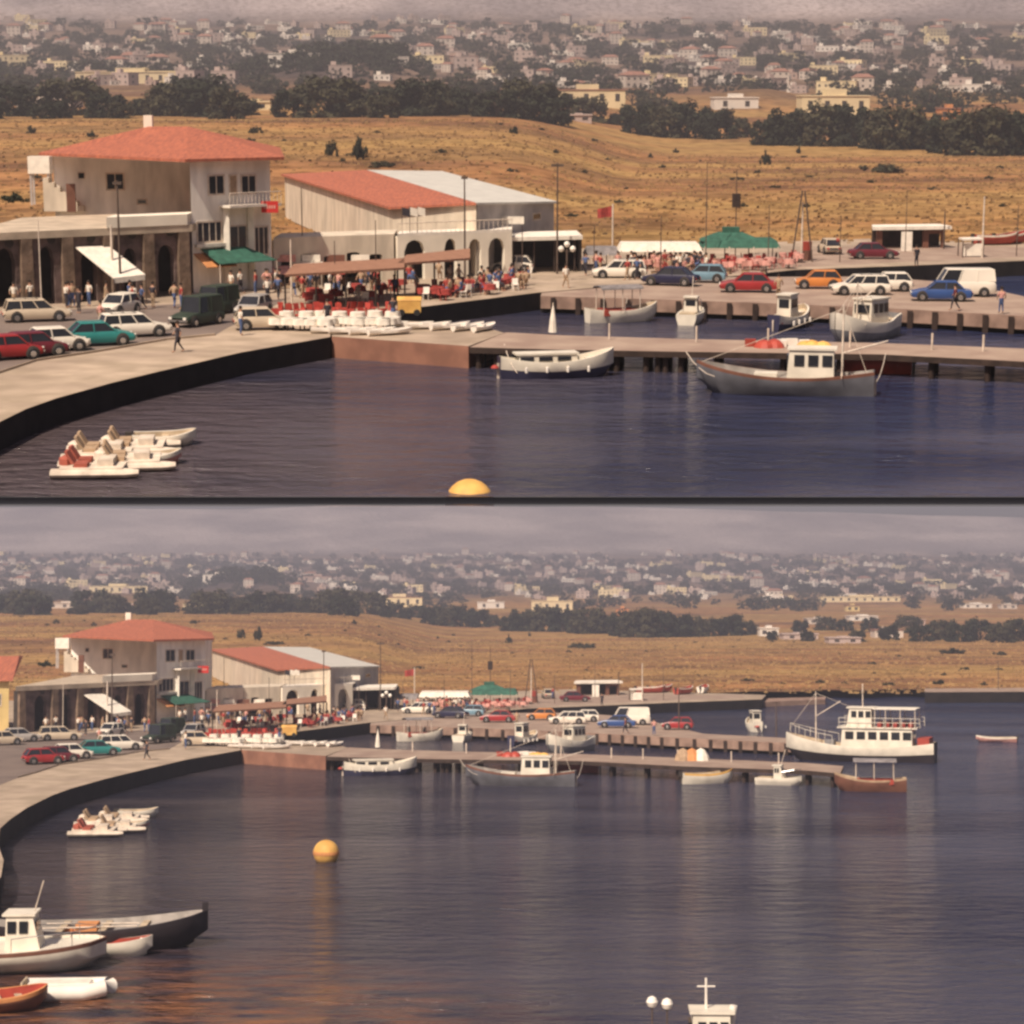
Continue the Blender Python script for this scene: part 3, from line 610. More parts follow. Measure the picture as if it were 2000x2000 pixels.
def water_mb():
    m = MB()
    if P_ == 'T':
        y0 = 84.3*1.0; a = [Vector((-90, P(1000, 970, 0).y, 0)), Vector((90, P(1000, 970, 0).y, 0)), Vector((160, 330, 0)), Vector((-160, 330, 0))]
    else: a = [Vector((-150, -30, 0)), Vector((190, -30, 0)), Vector((420, 620, 0)), Vector((-300, 620, 0))]
    m.add(a, [(0, 1, 2, 3)]); return m
def water_mat():
    m = bpy.data.materials.new('water'); m.use_nodes = True; nt = m.node_tree; b = nt.nodes['Principled BSDF']
    b.inputs['Roughness'].default_value = .12; b.inputs['IOR'].default_value = 1.33; b.inputs['Specular IOR Level'].default_value = .5
    tc = nt.nodes.new('ShaderNodeTexCoord')
    def noise(s, st, det=4):
        mp = nt.nodes.new('ShaderNodeMapping'); mp.inputs['Scale'].default_value = st; nt.links.new(tc.outputs['Object'], mp.inputs[0])
        n = nt.nodes.new('ShaderNodeTexNoise'); n.inputs['Scale'].default_value = s; n.inputs['Detail'].default_value = det; nt.links.new(mp.outputs[0], n.inputs[0]); return n
    big = noise(.02, (1, 2.6, 1), 3); cr = nt.nodes.new('ShaderNodeValToRGB')
    cr.color_ramp.elements[0].position = .43; cr.color_ramp.elements[1].position = .57
    cr.color_ramp.elements[0].color = (.026, .024, .036, 1) if P_ == 'T' else (.014, .013, .022, 1); cr.color_ramp.elements[1].color = (.085, .062, .060, 1) if P_ == 'T' else (.050, .038, .040, 1)
    nt.links.new(big.outputs[0], cr.inputs[0])
    # deeper, bluer water away from the quay
    sx = nt.nodes.new('ShaderNodeSeparateXYZ'); nt.links.new(tc.outputs['Object'], sx.inputs[0])
    dx = nt.nodes.new('ShaderNodeMapRange'); dx.inputs[1].default_value = DEEP[P_][0]; dx.inputs[2].default_value = DEEP[P_][1]; nt.links.new(sx.outputs[0], dx.inputs[0])
    dm = nt.nodes.new('ShaderNodeMix'); dm.data_type = 'RGBA'; dm.blend_type = 'MULTIPLY'; nt.links.new(dx.outputs[0], dm.inputs[0]); nt.links.new(cr.outputs[0], dm.inputs[6]); dm.inputs[7].default_value = (.55, 1.0, 2.1, 1)
    # shallow sandy bottom near the left quay
    off = WATER_OFF[P_]
    vm = nt.nodes.new('ShaderNodeVectorMath'); vm.operation = 'DISTANCE'; vm.inputs[1].default_value = off[0]
    nt.links.new(tc.outputs['Object'], vm.inputs[0])
    mr = nt.nodes.new('ShaderNodeMapRange'); mr.inputs[1].default_value = off[1]; mr.inputs[2].default_value = off[2]; mr.inputs[3].default_value = 1; mr.inputs[4].default_value = 0
    nt.links.new(vm.outputs['Value'], mr.inputs[0])
    pn = noise(.35, (1, 2, 1), 5); mu = nt.nodes.new('ShaderNodeMath'); mu.operation = 'MULTIPLY'; nt.links.new(mr.outputs[0], mu.inputs[0])
    pr = nt.nodes.new('ShaderNodeMapRange'); pr.inputs[1].default_value = .38; pr.inputs[2].default_value = .6; nt.links.new(pn.outputs[0], pr.inputs[0]); nt.links.new(pr.outputs[0], mu.inputs[1])
    mx = nt.nodes.new('ShaderNodeMix'); mx.data_type = 'RGBA'; nt.links.new(mu.outputs[0], mx.inputs[0]); nt.links.new(dm.outputs[2], mx.inputs[6]); mx.inputs[7].default_value = (.20, .085, .040, 1)
    nt.links.new(mx.outputs[2], b.inputs['Base Color'])
    w1 = noise(1.5, (1, 1.7, 1), 7); wp = noise(.028, (1, 3.2, 1), 4); wr = nt.nodes.new('ShaderNodeMapRange')
    wr.inputs[1].default_value = .42; wr.inputs[2].default_value = .56; wr.inputs[3].default_value = .35; wr.inputs[4].default_value = 1; nt.links.new(wp.outputs[0], wr.inputs[0])
    bp = nt.nodes.new('ShaderNodeBump'); bp.inputs['Distance'].default_value = (.42 if P_ == 'T' else .55)*SC[P_]; nt.links.new(wr.outputs[0], bp.inputs['Strength'])
    w2 = noise(.42, (1, 2.1, 1), 3); wm = nt.nodes.new('ShaderNodeMath'); wm.operation = 'MULTIPLY_ADD'; wm.inputs[1].default_value = 2.6
    nt.links.new(w2.outputs[0], wm.inputs[0]); nt.links.new(w1.outputs[0], wm.inputs[2]); nt.links.new(wm.outputs[0], bp.inputs['Height']); nt.links.new(bp.outputs[0], b.inputs['Normal'])
    return m
WATER_OFF = {}
DEEP = {'B': (-75, 10), 'T': (-30, 60)}
def field_mat():
    m = mat('field', (.38, .19, .08), ns=.05, col2=(.17, .088, .048), stretch=(.6, 1.0, 1), streak=(.02, (.35, 1.1, 1), .8, (.40, .25, .095)), detail=9, rough=1, spec=.05)
    if 'done' in m: return m
    m['done'] = 1
    nt = m.node_tree; b = nt.nodes['Principled BSDF']; src = b.inputs['Base Color'].links[0].from_socket
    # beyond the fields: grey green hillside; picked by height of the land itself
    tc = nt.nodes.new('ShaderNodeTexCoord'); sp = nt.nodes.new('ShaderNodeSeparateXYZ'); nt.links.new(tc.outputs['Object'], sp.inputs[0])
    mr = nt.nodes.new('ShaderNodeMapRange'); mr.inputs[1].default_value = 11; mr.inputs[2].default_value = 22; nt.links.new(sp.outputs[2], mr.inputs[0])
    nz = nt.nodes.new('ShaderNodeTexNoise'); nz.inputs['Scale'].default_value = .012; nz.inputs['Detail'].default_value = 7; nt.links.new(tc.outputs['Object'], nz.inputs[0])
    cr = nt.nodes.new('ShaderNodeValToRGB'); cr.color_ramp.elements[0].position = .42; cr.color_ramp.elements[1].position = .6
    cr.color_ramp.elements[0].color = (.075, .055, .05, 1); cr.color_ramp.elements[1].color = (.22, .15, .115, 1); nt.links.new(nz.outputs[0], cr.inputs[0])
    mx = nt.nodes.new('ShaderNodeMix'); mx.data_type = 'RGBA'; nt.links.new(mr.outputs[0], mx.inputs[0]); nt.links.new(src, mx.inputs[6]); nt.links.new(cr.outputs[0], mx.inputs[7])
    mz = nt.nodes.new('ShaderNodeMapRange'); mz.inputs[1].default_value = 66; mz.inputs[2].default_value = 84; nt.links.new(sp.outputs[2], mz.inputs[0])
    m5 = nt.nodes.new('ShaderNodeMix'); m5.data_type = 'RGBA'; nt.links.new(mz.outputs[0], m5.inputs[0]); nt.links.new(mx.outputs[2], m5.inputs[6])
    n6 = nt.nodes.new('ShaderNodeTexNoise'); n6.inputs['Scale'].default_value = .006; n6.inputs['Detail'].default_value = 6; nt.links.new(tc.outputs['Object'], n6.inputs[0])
    c6 = nt.nodes.new('ShaderNodeValToRGB'); c6.color_ramp.elements[0].position = .38; c6.color_ramp.elements[1].position = .64; c6.color_ramp.elements[0].color = (.27, .225, .23, 1); c6.color_ramp.elements[1].color = (.52, .44, .43, 1)  # pale dry high hills, with distant haze also put into their colour
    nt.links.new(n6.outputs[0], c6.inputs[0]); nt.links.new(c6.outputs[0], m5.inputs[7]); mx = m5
    # fine tufts
    n2 = nt.nodes.new('ShaderNodeTexNoise'); n2.inputs['Scale'].default_value = .22; n2.inputs['Detail'].default_value = 9; n2.inputs['Roughness'].default_value = .65; nt.links.new(tc.outputs['Object'], n2.inputs[0])
    r2 = nt.nodes.new('ShaderNodeValToRGB'); r2.color_ramp.elements[0].position = .40; r2.color_ramp.elements[1].position = .54; r2.color_ramp.elements[0].color = (.42, .40, .36, 1); r2.color_ramp.elements[1].color = (1, 1, 1, 1); nt.links.new(n2.outputs[0], r2.inputs[0])
    m3 = nt.nodes.new('ShaderNodeMix'); m3.data_type = 'RGBA'; m3.blend_type = 'MULTIPLY'; m3.inputs[0].default_value = .8
    nt.links.new(mx.outputs[2], m3.inputs[6]); nt.links.new(r2.outputs[0], m3.inputs[7]); nt.links.new(m3.outputs[2], b.inputs['Base Color'])
    return m

def haze(pts_lo, pts_hi, dens, col):
    m = bpy.data.materials.new('haze'); m.use_nodes = True; nt = m.node_tree; nt.nodes.remove(nt.nodes['Principled BSDF'])
    v = nt.nodes.new('ShaderNodeVolumePrincipled'); v.inputs['Color'].default_value = (*col, 1); v.inputs['Density'].default_value = dens/SC[P_]; v.inputs['Anisotropy'].default_value = .2
    nt.links.new(v.outputs[0], nt.nodes['Material Output'].inputs['Volume'])
    h = MB().hexa(pts_lo, pts_hi)
    single('haze', h, [m], None, None, kind='stuff')

# ------------------------------------------------------------------ walls with real openings
def arcade(A, B, z0, z1, th, ops, mb, mi=0):
    """upright wall from A to B; ops: (s0, s1, springing height, rise) as fractions along and metres up"""
    d = Vector((B.x-A.x, B.y-A.y, 0)); L = d.length; d /= L; nrm = Vector((-d.y, d.x, 0)) * th
    cuts = {0., 1.}
    for s0, s1, h, r in ops:
        for k in range(9): cuts.add(s0+(s1-s0)*(k/8))
    cuts = sorted(cuts)
    for a, b in zip(cuts, cuts[1:]):
        mid = (a+b)/2; zb0 = zb1 = z0
        for s0, s1, h, r in ops:
            if s0 < mid < s1:
                f = lambda s: z0+h+r*math.sqrt(max(0, 1-((s-(s0+s1)/2)/((s1-s0)/2))**2))
                zb0, zb1 = f(a), f(b)
        p, q = A+d*L*a, A+d*L*b
        lo = [Vector((p.x, p.y, zb0)), Vector((q.x, q.y, zb1)), Vector((q.x+nrm.x, q.y+nrm.y, zb1)), Vector((p.x+nrm.x, p.y+nrm.y, zb0))]
        hi = [Vector((v.x, v.y, z1)) for v in lo]
        mb.hexa(lo, hi, mi)
def frac(A, B, U, V):
    p = onwall(A, B, U, V); return ((p.x-A.x)*(B.x-A.x)+(p.y-A.y)*(B.y-A.y))/((B.x-A.x)**2+(B.y-A.y)**2)
def wrect(th, A, B, u0, v0, u1, v1, name='window', frame='whitepost', pane='glass', out=.05, bars=1, label=None):
    """a window on the wall A-B: frame (part) and pane (sub-part)"""
    a, b = onwall(A, B, u0, v1), onwall(A, B, u1, v0); d = Vector((B.x-A.x, B.y-A.y, 0)).normalized(); n = Vector((d.y, -d.x, 0))
    if n.y > 0: n = -n
    w = Vector((b.x-a.x, b.y-a.y, 0)).length; z0, z1 = a.z, b.z; a = Vector((a.x, a.y, 0))
    def bx(mb, s0, s1, q0, q1, o0, o1): mb.hexa([a+d*s0+n*o0+Vector((0, 0, q0)), a+d*s1+n*o0+Vector((0, 0, q0)), a+d*s1+n*o1+Vector((0, 0, q0)), a+d*s0+n*o1+Vector((0, 0, q0))][::-1],
                                                [a+d*s0+n*o0+Vector((0, 0, q1)), a+d*s1+n*o0+Vector((0, 0, q1)), a+d*s1+n*o1+Vector((0, 0, q1)), a+d*s0+n*o1+Vector((0, 0, q1))][::-1])
    f = MB(); t = min(.12, w*.12)
    bx(f, 0, w, z0, z0+t, -.05, out); bx(f, 0, w, z1-t, z1, -.05, out); bx(f, 0, t, z0+t, z1-t, -.05, out); bx(f, w-t, w, z0+t, z1-t, -.05, out)
    for k in range(bars): c = w*(k+1)/(bars+1); bx(f, c-t/3, c+t/3, z0+t, z1-t, -.05, out*.8)
    fo = th.part(name, f, [frame], label=label)
    g = MB(); bx(g, t, w-t, z0+t, z1-t, -.05, out*.4); th.part('pane', g, [pane], parent=fo)
    return fo

def buildings():
    T = P_ == 'T'
    # ---- stone arcade
    A, B = P(-57, 604), P(375, 576)
    bk = lambda p, dd: Vector((p.x, p.y+dd*KD[P_], p.z))
    zt = at(B, 438)
    th = Thing('stone_arcade', 'long dark stone arcade with pale flat roof facing the quay road', 'building', (A+B)/2)
    ops = []
    for u0, u1, r in ((-8, 32, .9), (78, 108, .9), (160, 190, .7), (243, 268, .7), (310, 342, .8)):
        h = (at(A, 515)-1.3) if u1 < 120 else (at(B, 498)-1.3)
        ops.append((frac(A, B, u0, 560), frac(A, B, u1, 560), h, r))
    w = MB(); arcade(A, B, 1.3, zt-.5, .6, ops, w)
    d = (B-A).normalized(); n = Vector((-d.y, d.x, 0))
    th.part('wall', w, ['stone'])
    D2 = 19
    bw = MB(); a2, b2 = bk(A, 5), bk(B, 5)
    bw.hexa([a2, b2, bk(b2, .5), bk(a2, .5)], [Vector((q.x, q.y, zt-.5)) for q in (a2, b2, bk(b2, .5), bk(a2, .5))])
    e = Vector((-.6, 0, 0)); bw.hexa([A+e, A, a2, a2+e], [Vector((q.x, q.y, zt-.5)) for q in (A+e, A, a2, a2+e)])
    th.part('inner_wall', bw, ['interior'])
    rf = MB(); f0 = A-n*.35-d*.8; f1 = B-n*.35; pts = [f0, f1, bk(f1, D2), bk(f0, D2)]
    rf.hexa([Vector((q.x, q.y, zt-.5)) for q in pts], [Vector((q.x, q.y, zt)) for q in pts])
    th.part('roof', rf, ['roofslab'])
    pl = MB()
    for u in (-52, 52, 132, 212, 290, 358):
        s = frac(A, B, u, 570); p = A+(B-A)*s-n*.35
        pl.hexa([p+d*-.45, p+d*.45, p+d*.45+n*.34, p+d*-.45+n*.34], [Vector((q.x, q.y, zt-.52)) for q in (p+d*-.4, p+d*.4, p+d*.4+n*.34, p+d*-.4+n*.34)])
        th.part('pillar', pl, ['stone2']); pl = MB()
    for u, v in ((18, 475), (100, 468), (178, 465), (258, 458), (332, 453)):
        c = onwall(A, B, u, v); k = MB().tube([c-n*.06, c+n*.02], .3, 12); th.part('round_window', k, ['interior'])
    # ---- two storey house
    zr = zt-.001; C, E = P(378, 573), P(532, 560)
    hz = at(C, 310)
    L0 = P(108, 412, zt); L1 = P(382, 412, zt)
    hs = Thing('two_storey_house', 'cream two storey house with broad orange hipped tile roof', 'house', (C+E)/2)
    back = lambda p, y: Vector((p.x*y/p.y, y, p.z))
    yb = L0.y+13*KD[P_]
    wl = MB(); ring = [Vector((L0.x, L0.y, 1.3)), Vector((L1.x, L1.y, 1.3)), Vector((L1.x, L1.y+9, 1.3)), Vector((L0.x, L0.y+9, 1.3))]
    wl.prism([Vector((L0.x, L0.y, 0)), Vector((L1.x+.5, L0.y, 0)), Vector((L1.x+.5, yb, 0)), Vector((L0.x, yb, 0))], 1.3, hz)
    hs.part('wall', wl, ['limewash'])
    Cb, Eb = Vector((C.x, yb+.2, 1.3)), Vector((E.x*(yb+.2)/E.y-.3, yb+.2, 1.3))
    w2 = MB(); w2.prism([C, E, Eb, Cb], 1.3, hz+.002); hs.part('wall', w2, ['limewash'], label='greyer right wing wall with paired windows')
    ev = [Vector((L0.x-.9, L0.y-1, hz)), Vector((C.x-.2, C.y-1, hz)), Vector((E.x+1.2, E.y-1, hz)), Vector((E.x*(yb+1)/E.y+.9, yb+1, hz)), Vector((L0.x-.9, yb+1, hz))]
    R1, R2 = PD(292, 246, 0.1), None
    yr = L0.y+7*KD[P_]; z2 = at(Vector((0, yr, 0)), 247)
    rx1, _ = ray(290, 247); rx2, _ = ray(368, 247); r1, r2 = Vector((rx1*yr, yr, z2)), Vector((rx2*yr, yr, z2))
    rr_ = MB(); vs = ev+[r1, r2]+[v-Vector((0, 0, .22)) for v in ev]
    rr_.add(vs, [(0, 1, 6, 5), (1, 2, 6), (2, 3, 6), (3, 4, 5, 6), (4, 0, 5), (7, 8, 1, 0), (8, 9, 2, 1), (9, 10, 3, 2), (10, 11, 4, 3), (11, 7, 0, 4), (11, 10, 9, 8, 7)])
    rp = hs.part('roof', rr_, ['rooftile'])
    ch = MB(); q = r1+Vector((-.4, 0, -.5)); ch.box(q.x, q.x+.7, q.y, q.y+.7, q.z, q.z+1.4); hs.part('chimney', ch, ['cream'], parent=rp)
    FA, FB = Vector((L0.x, L0.y, 0)), Vector((L1.x, L0.y, 0))
    wrect(hs, FA, FB, 207, 337, 243, 372, pane='glass', frame='whitepost')
    wrect(hs, FA, FB, 267, 388, 288, 400, bars=0); wrect(hs, FA, FB, 152, 336, 166, 350, bars=0)
    wrect(hs, C, E, 406, 340, 438, 382); wrect(hs, C, E, 447, 340, 463, 382, bars=0, pane='tan'); wrect(hs, C, E, 470, 340, 500, 380)
    wrect(hs, C, E, 384, 430, 433, 476, bars=3, label='wide dark shop window'); wrect(hs, C, E, 448, 438, 482, 500, name='door', bars=1, label='tall dark glazed door')
    wrect(hs, C, E, 496, 440, 524, 500, bars=2)
    nn = Vector((E.y-C.y, -(E.x-C.x), 0)).normalized(); nn = nn if nn.y < 0 else -nn
    zb = at(C, 408)
    bl = MB(); s0, s1 = onwall(C, E, 428, 408), onwall(C, E, 528, 405)
    for q in (s0, s1): q.z = zb
    bl.hexa([s0, s0+nn*1.3, s1+nn*1.3, s1], [v+Vector((0, 0, .18)) for v in (s0, s0+nn*1.3, s1+nn*1.3, s1)])
    bo = hs.part('balcony', bl, ['white'])
    rl = MB(); k = 14
    for i in range(k+1): p = s0+nn*1.25+(s1-s0)*i/k; rl.tube([p+Vector((0, 0, .1)), p+Vector((0, 0, 1.05))], .025, 4)
    rl.tube([s0+nn*1.25+Vector((0, 0, 1.05)), s1+nn*1.25+Vector((0, 0, 1.05))], .04, 5); hs.part('railing', rl, ['whitepost'], parent=bo)
    # white sills and bands of the ground floor
    bd = MB(); c0, c1 = onwall(C, E, 380, 484), onwall(C, E, 440, 480); c1.z = c0.z
    bd.hexa([c0, c1, c1+nn*.3, c0+nn*.3], [v+Vector((0, 0, .25)) for v in (c0, c1, c1+nn*.3, c0+nn*.3)]); hs.part('sill', bd, ['white'])
    pc = MB()
    for u in (441, 489):
        p = onwall(C, E, u, 500)+nn*.2; pc.box(p.x-.22, p.x+.22, p.y-.2, p.y+.15, 1.3, zb-.02)
    hs.part('porch_column', pc, ['white'])
    # things on the terrace roof and wall
    def onroof(u, v): return P(u, v, zt)
    p = onroof(82, 400); single('water_tank', MB().box(-.9, .9, -.7, .7, 2.6, 4.0).box(-.8, -.65, -.6, -.45, 0, 2.6, 1).box(.65, .8, -.6, -.45, 0, 2.6, 1).box(-.8, -.65, .45, .6, 0, 2.6, 1).box(.65, .8, .45, .6, 0, 2.6, 1), ['white', 'greywall'], 'white square water tank on legs left of the orange roof', 'water tank', p)
    p = onroof(128, 412); st = MB()
    for i in range(7): st.box(-1.6+i*.45, -1.15+i*.45, -.5, .5, 0, 2.6-i*.36)
    single('stair_block', st, ['plaster'], 'pale stepped stair block beside the cream house terrace', 'stairs', p)
    p = onroof(140, 414); single('roof_door_post', MB().box(-.35, .35, -.1, .1, 0, 2.2), ['brownpaint'], 'brown roof door leaf standing on the arcade terrace', 'door', p)
    p = onroof(30, 395); single('roof_plant', bush(3, 'leaf'), None, 'dark potted bush on the flat arcade roof', 'plant', p, scale=(1.5, 1, 1))
    # raised pale parapet
    a, b = onwall(A-n*.4, B-n*.4, 208, 436), onwall(A-n*.4, B-n*.4, 366, 430); a.z = b.z = zt+.002
    single('roof_canopy', MB().hexa([a, b, bk(b, 3), bk(a, 3)], [v+Vector((0, 0, .75)) for v in (a, b, bk(b, 3), bk(a, 3))]), ['cream'], 'bright cream roof canopy over the right end of the stone arcade', 'canopy')
    # slanted white awning
    q0, q1 = onwall(A-n*.2, B-n*.2, 147, 484), onwall(A-n*.2, B-n*.2, 212, 482)
    a0, a1 = q0, q1; o = -n*3.2; dv = q1-q0
    lo0 = Vector((q0.x+o.x+dv.x*.55, q0.y+o.y, 0)); lo1 = Vector((q1.x+o.x+dv.x*.5, q1.y+o.y, 0)); lo0.z = at(lo0, 545); lo1.z = at(lo1, 538)
    aw = Thing('shop_awning', 'white slanted canvas awning reaching out from the stone arcade', 'awning', (q0+q1)/2)
    aw.part('canvas', MB().hexa([q0, q1, lo1, lo0], [v+Vector((0, 0, .07)) for v in (q0, q1, lo1, lo0)]), ['whitecloth'])
    aw.part('valance', MB().hexa([lo0-Vector((0, 0, .3)), lo1-Vector((0, 0, .3)), lo1+Vector((0, .05, -.3)), lo0+Vector((0, .05, -.3))], [lo0, lo1, lo1+Vector((0, .05, 0)), lo0+Vector((0, .05, 0))]), ['whitecloth'])
    for l in (lo0, lo1): aw.part('pole', MB().tube([l, (l.x, l.y, 1.3)], .04, 6), ['post'])
    # green awning
    q0, q1 = onwall(C, E, 392, 488), onwall(C, E, 478, 486); q1.z = q0.z; lo0, lo1 = q0+nn*2.2, q1+nn*2.2+(q1-q0)*.3; lo0.z = lo1.z = q0.z-.95
    aw = Thing('green_awning', 'dark green sloping awning over the house ground floor entrance', 'awning', (q0+q1)/2)
    aw.part('canvas', MB().hexa([q0, q1, lo1, lo0], [v+Vector((0, 0, .06)) for v in (q0, q1, lo1, lo0)]), ['greencloth'])
    for l in (lo0, lo1): aw.part('pole', MB().tube([l, (l.x, l.y, 1.3)], .04, 6), ['whitepost'])
    q0, q1 = onwall(C, E, 378, 497), onwall(C, E, 436, 494); q1.z = q0.z
    single('orange_awning', MB().hexa([q0, q1, q1+nn*1.6-Vector((0, 0, .9)), q0+nn*1.6-Vector((0, 0, .9))], [v+Vector((0, 0, .06)) for v in (q0, q1, q1+nn*1.6-Vector((0, 0, .9)), q0+nn*1.6-Vector((0, 0, .9)))]), ['orange'], 'small orange brown awning left of the green one', 'awning')
    # red sign on the balcony corner
    s = onwall(C+nn*1.4, E+nn*1.4, 527, 404); th2 = Thing('red_sign', 'red rectangular sign board with pale lettering band on the house corner', 'sign', s)
    W_, Hh = .62*2, .42
    th2.part('board', MB().box(s.x-.62, s.x+.62, s.y-.06, s.y+.04, s.z-.42, s.z+.42), ['signred'])
    lt = MB()
    for i in range(5): lt.box(s.x-.42+i*.18, s.x-.42+i*.18+.11, s.y-.075, s.y-.061, s.z-.12, s.z+.12)
    th2.part('lettering', lt, ['pinkcloth'])
    th2.part('bracket', MB().box(s.x-.05, s.x+.05, s.y+.04, s.y+1.4, s.z-.05, s.z+.05), ['post'])
    # ---- clutter shops right of the house
    a, b = P(536, 558), P(770, 548)
    sh = Thing('shop_row', 'low shabby row of shop fronts between cream house and arched restaurant', 'building', (a+b)/2)
    rg = random.Random(5); w = MB(); ztop = at(a, 470)
    arcade(a, b, 1.3, ztop, .4, [(.03+.19*i, .03+.19*i+.11, 2.0+.2*(i % 2), .1) for i in range(5)], w); sh.part('wall', w, ['plaster'])
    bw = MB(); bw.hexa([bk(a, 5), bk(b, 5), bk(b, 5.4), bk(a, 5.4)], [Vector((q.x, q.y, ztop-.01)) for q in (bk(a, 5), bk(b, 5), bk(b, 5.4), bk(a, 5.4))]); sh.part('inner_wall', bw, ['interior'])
    sh.part('roof', MB().hexa([Vector((q.x, q.y, ztop)) for q in (a, b, bk(b, 5.4), bk(a, 5.4))], [Vector((q.x, q.y, ztop+.2)) for q in (a, b, bk(b, 5.4), bk(a, 5.4))]), ['plaster'])
    for i, c in enumerate(('pinkcloth', 'whitecloth', 'brownpaint', 'whitecloth')):
        s = onwall(a, b, 560+i*48, 505); m_ = MB().box(s.x-.7, s.x+.7, s.y-.25, s.y-.12, s.z-.22, s.z+.3); sh.part('sign_board', m_, [c])
    for i, (u, v, c, lab) in enumerate(((556, 520, 'pinkcloth', 'small pink shop awning at the left of the shop row'), (604, 512, 'whitecloth', 'small white shop awning on the shop row'), (652, 520, 'redcloth', 'small dull red awning in the middle of the shop row'), (700, 512, 'tan', 'small tan awning right of the middle of the shop row'))):
        s = onwall(a, b, u, v); t = Thing('shop_awning', lab, 'awning', s)
        t.part('canvas', MB().hexa([s+Vector((-1, 0, 0)), s+Vector((1, 0, 0)), s+Vector((1.1, -1.5, -.5)), s+Vector((-1.1, -1.5, -.5))], [q+Vector((0, 0, .05)) for q in (s+Vector((-1, 0, 0)), s+Vector((1, 0, 0)), s+Vector((1.1, -1.5, -.5)), s+Vector((-1.1, -1.5, -.5)))]), [c])
        for x in (-1.05, 1.05): t.part('pole', MB().tube([s+Vector((x, -1.45, -.5)), Vector((s.x+x, s.y-1.45, 1.3))], .03, 5), ['whitepost'])
    # ---- warehouse: red half and silver half
    e0, e1 = P(556, 343, 6.1), P(767, 408, 6.1); g0, g1 = P(716, 335, 6.9), P(930, 400, 6.9); f0, f1 = P(864, 337, 6.1), P(1082, 397, 6.1)
    wh = Thing('red_roof_hall', 'long pale hall with orange red sloping roof', 'building', Vector((e1.x, e1.y, 1.3)))
    G = lambda v, z=1.3: Vector((v.x, v.y, z))
    m_ = MB(); m_.add([G(e0), G(e1), G(g1), G(g0), e0, e1, g1-Vector((0, 0, .01)), g0-Vector((0, 0, .01))], [(0, 1, 5, 4), (1, 2, 6, 5), (2, 3, 7, 6), (3, 0, 4, 7)]); wh.part('wall', m_, ['plaster'])
    up = Vector((0, 0, .18)); wh.part('roof', MB().hexa([e0+Vector((-.4, 0, -.02)), e1+Vector((-.3, -.5, -.02)), g1+Vector((0, -.4, 0)), g0], [v+up for v in (e0+Vector((-.4, 0, 0)), e1+Vector((-.3, -.5, 0)), g1+Vector((0, -.4, 0)), g0)]), ['rooftile'])
    wrect(wh, G(e0), G(e1), 728, 468, 742, 500, name='door', pane='interior')
    w2 = Thing('silver_roof_hall', 'grey walled shed with pale silver metal roof', 'building', Vector((g1.x, g1.y, 1.3)))
    off = Vector((.05, 0, 0)); m_ = MB(); m_.add([G(g0+off), G(g1+off), G(f1), G(f0), g0+off, g1+off, f1, f0], [(0, 1, 5, 4), (1, 2, 6, 5), (2, 3, 7, 6), (3, 0, 4, 7)]); w2.part('wall', m_, ['greywall'])
    w2.part('roof', MB().hexa([g0+off, g1+off+Vector((0, -.4, 0)), f1+Vector((.3, -.4, 0)), f0], [v+up for v in (g0+off, g1+off+Vector((0, -.4, 0)), f1+Vector((.3, -.4, 0)), f0)]), ['metalroof'])
    wrect(w2, G(g1), G(f1), 1040, 414, 1056, 432, bars=0)
    s = onwall(G(g1), G(f1), 985, 428); single('banner', MB().box(s.x-1.6, s.x+1.6, s.y-.7, s.y-.6, s.z-.35, s.z+.25), ['whitecloth'], 'long white banner on the grey shed wall', 'banner')
    # ---- arched restaurant
    a, b = P(777, 548), P(1000, 536)
    if a.y > 0: pass
    zt2 = at(a, 462)
    rs = Thing('arched_restaurant', 'cream restaurant front with pointed dark arches and roof terrace', 'building', (a+b)/2)
    w = MB(); hh = at(a, 492)-1.3
    arcade(a, b, 1.3, zt2, .4, [(frac(a, b, u0, 520), frac(a, b, u1, 520), hh*k, .85) for u0, u1, k in ((790, 830, 1), (868, 892, 1), (915, 940, .95), (954, 986, .95))], w)
    rs.part('wall', w, ['cream'])
    q = [a, b, bk(b, 3.2), bk(a, 3.2)]
    rs.part('roof', MB().hexa([Vector((v.x, v.y, zt2)) for v in q], [Vector((v.x, v.y, zt2+.2)) for v in q]), ['white'])
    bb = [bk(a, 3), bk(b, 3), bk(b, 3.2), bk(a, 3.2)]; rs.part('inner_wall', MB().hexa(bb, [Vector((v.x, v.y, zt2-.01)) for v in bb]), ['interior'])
    rl = MB()
    for i in range(25): p = a+(b-a)*i/24; rl.tube([(p.x, p.y, zt2+.2), (p.x, p.y, zt2+1.0)], .025, 4)
    rl.tube([(a.x, a.y, zt2+1.0), (b.x, b.y, zt2+1.0)], .04, 5); rs.part('railing', rl, ['whitepost'])
    for u, c in ((785, 'darkcloth'), (800, 'whitecloth'), (815, 'whitecloth')):
        p = onwall(a, b, u, 440); p = Vector((p.x, p.y+.4, zt2+.2)); fl = Thing('flag', 'small %s flag above the arched restaurant terrace' % {'darkcloth': 'dark', 'whitecloth': 'white'}[c], 'flag', p, group='small flags over the arched restaurant' if c == 'whitecloth' else None)
        if c == 'whitecloth': fl.o['label'] = 'small white flag on the arched restaurant terrace '+VIEW[P_]
        fl.part('pole', MB().tube([p, p+Vector((0, 0, 2.0))], .03, 5), ['post']); fl.part('cloth', MB().hexa([p+Vector((.03, 0, 1.4)), p+Vector((.6, .1, 1.25)), p+Vector((.6, .12, 1.25)), p+Vector((.03, .02, 1.4))], [p+Vector((.03, 0, 2.0)), p+Vector((.6, .1, 1.85)), p+Vector((.6, .12, 1.85)), p+Vector((.03, .02, 2.0))]), [c])
    # ---- dark open hall
    a, b = P(1003, 534), P(1130, 530); z3 = at(a, 470)
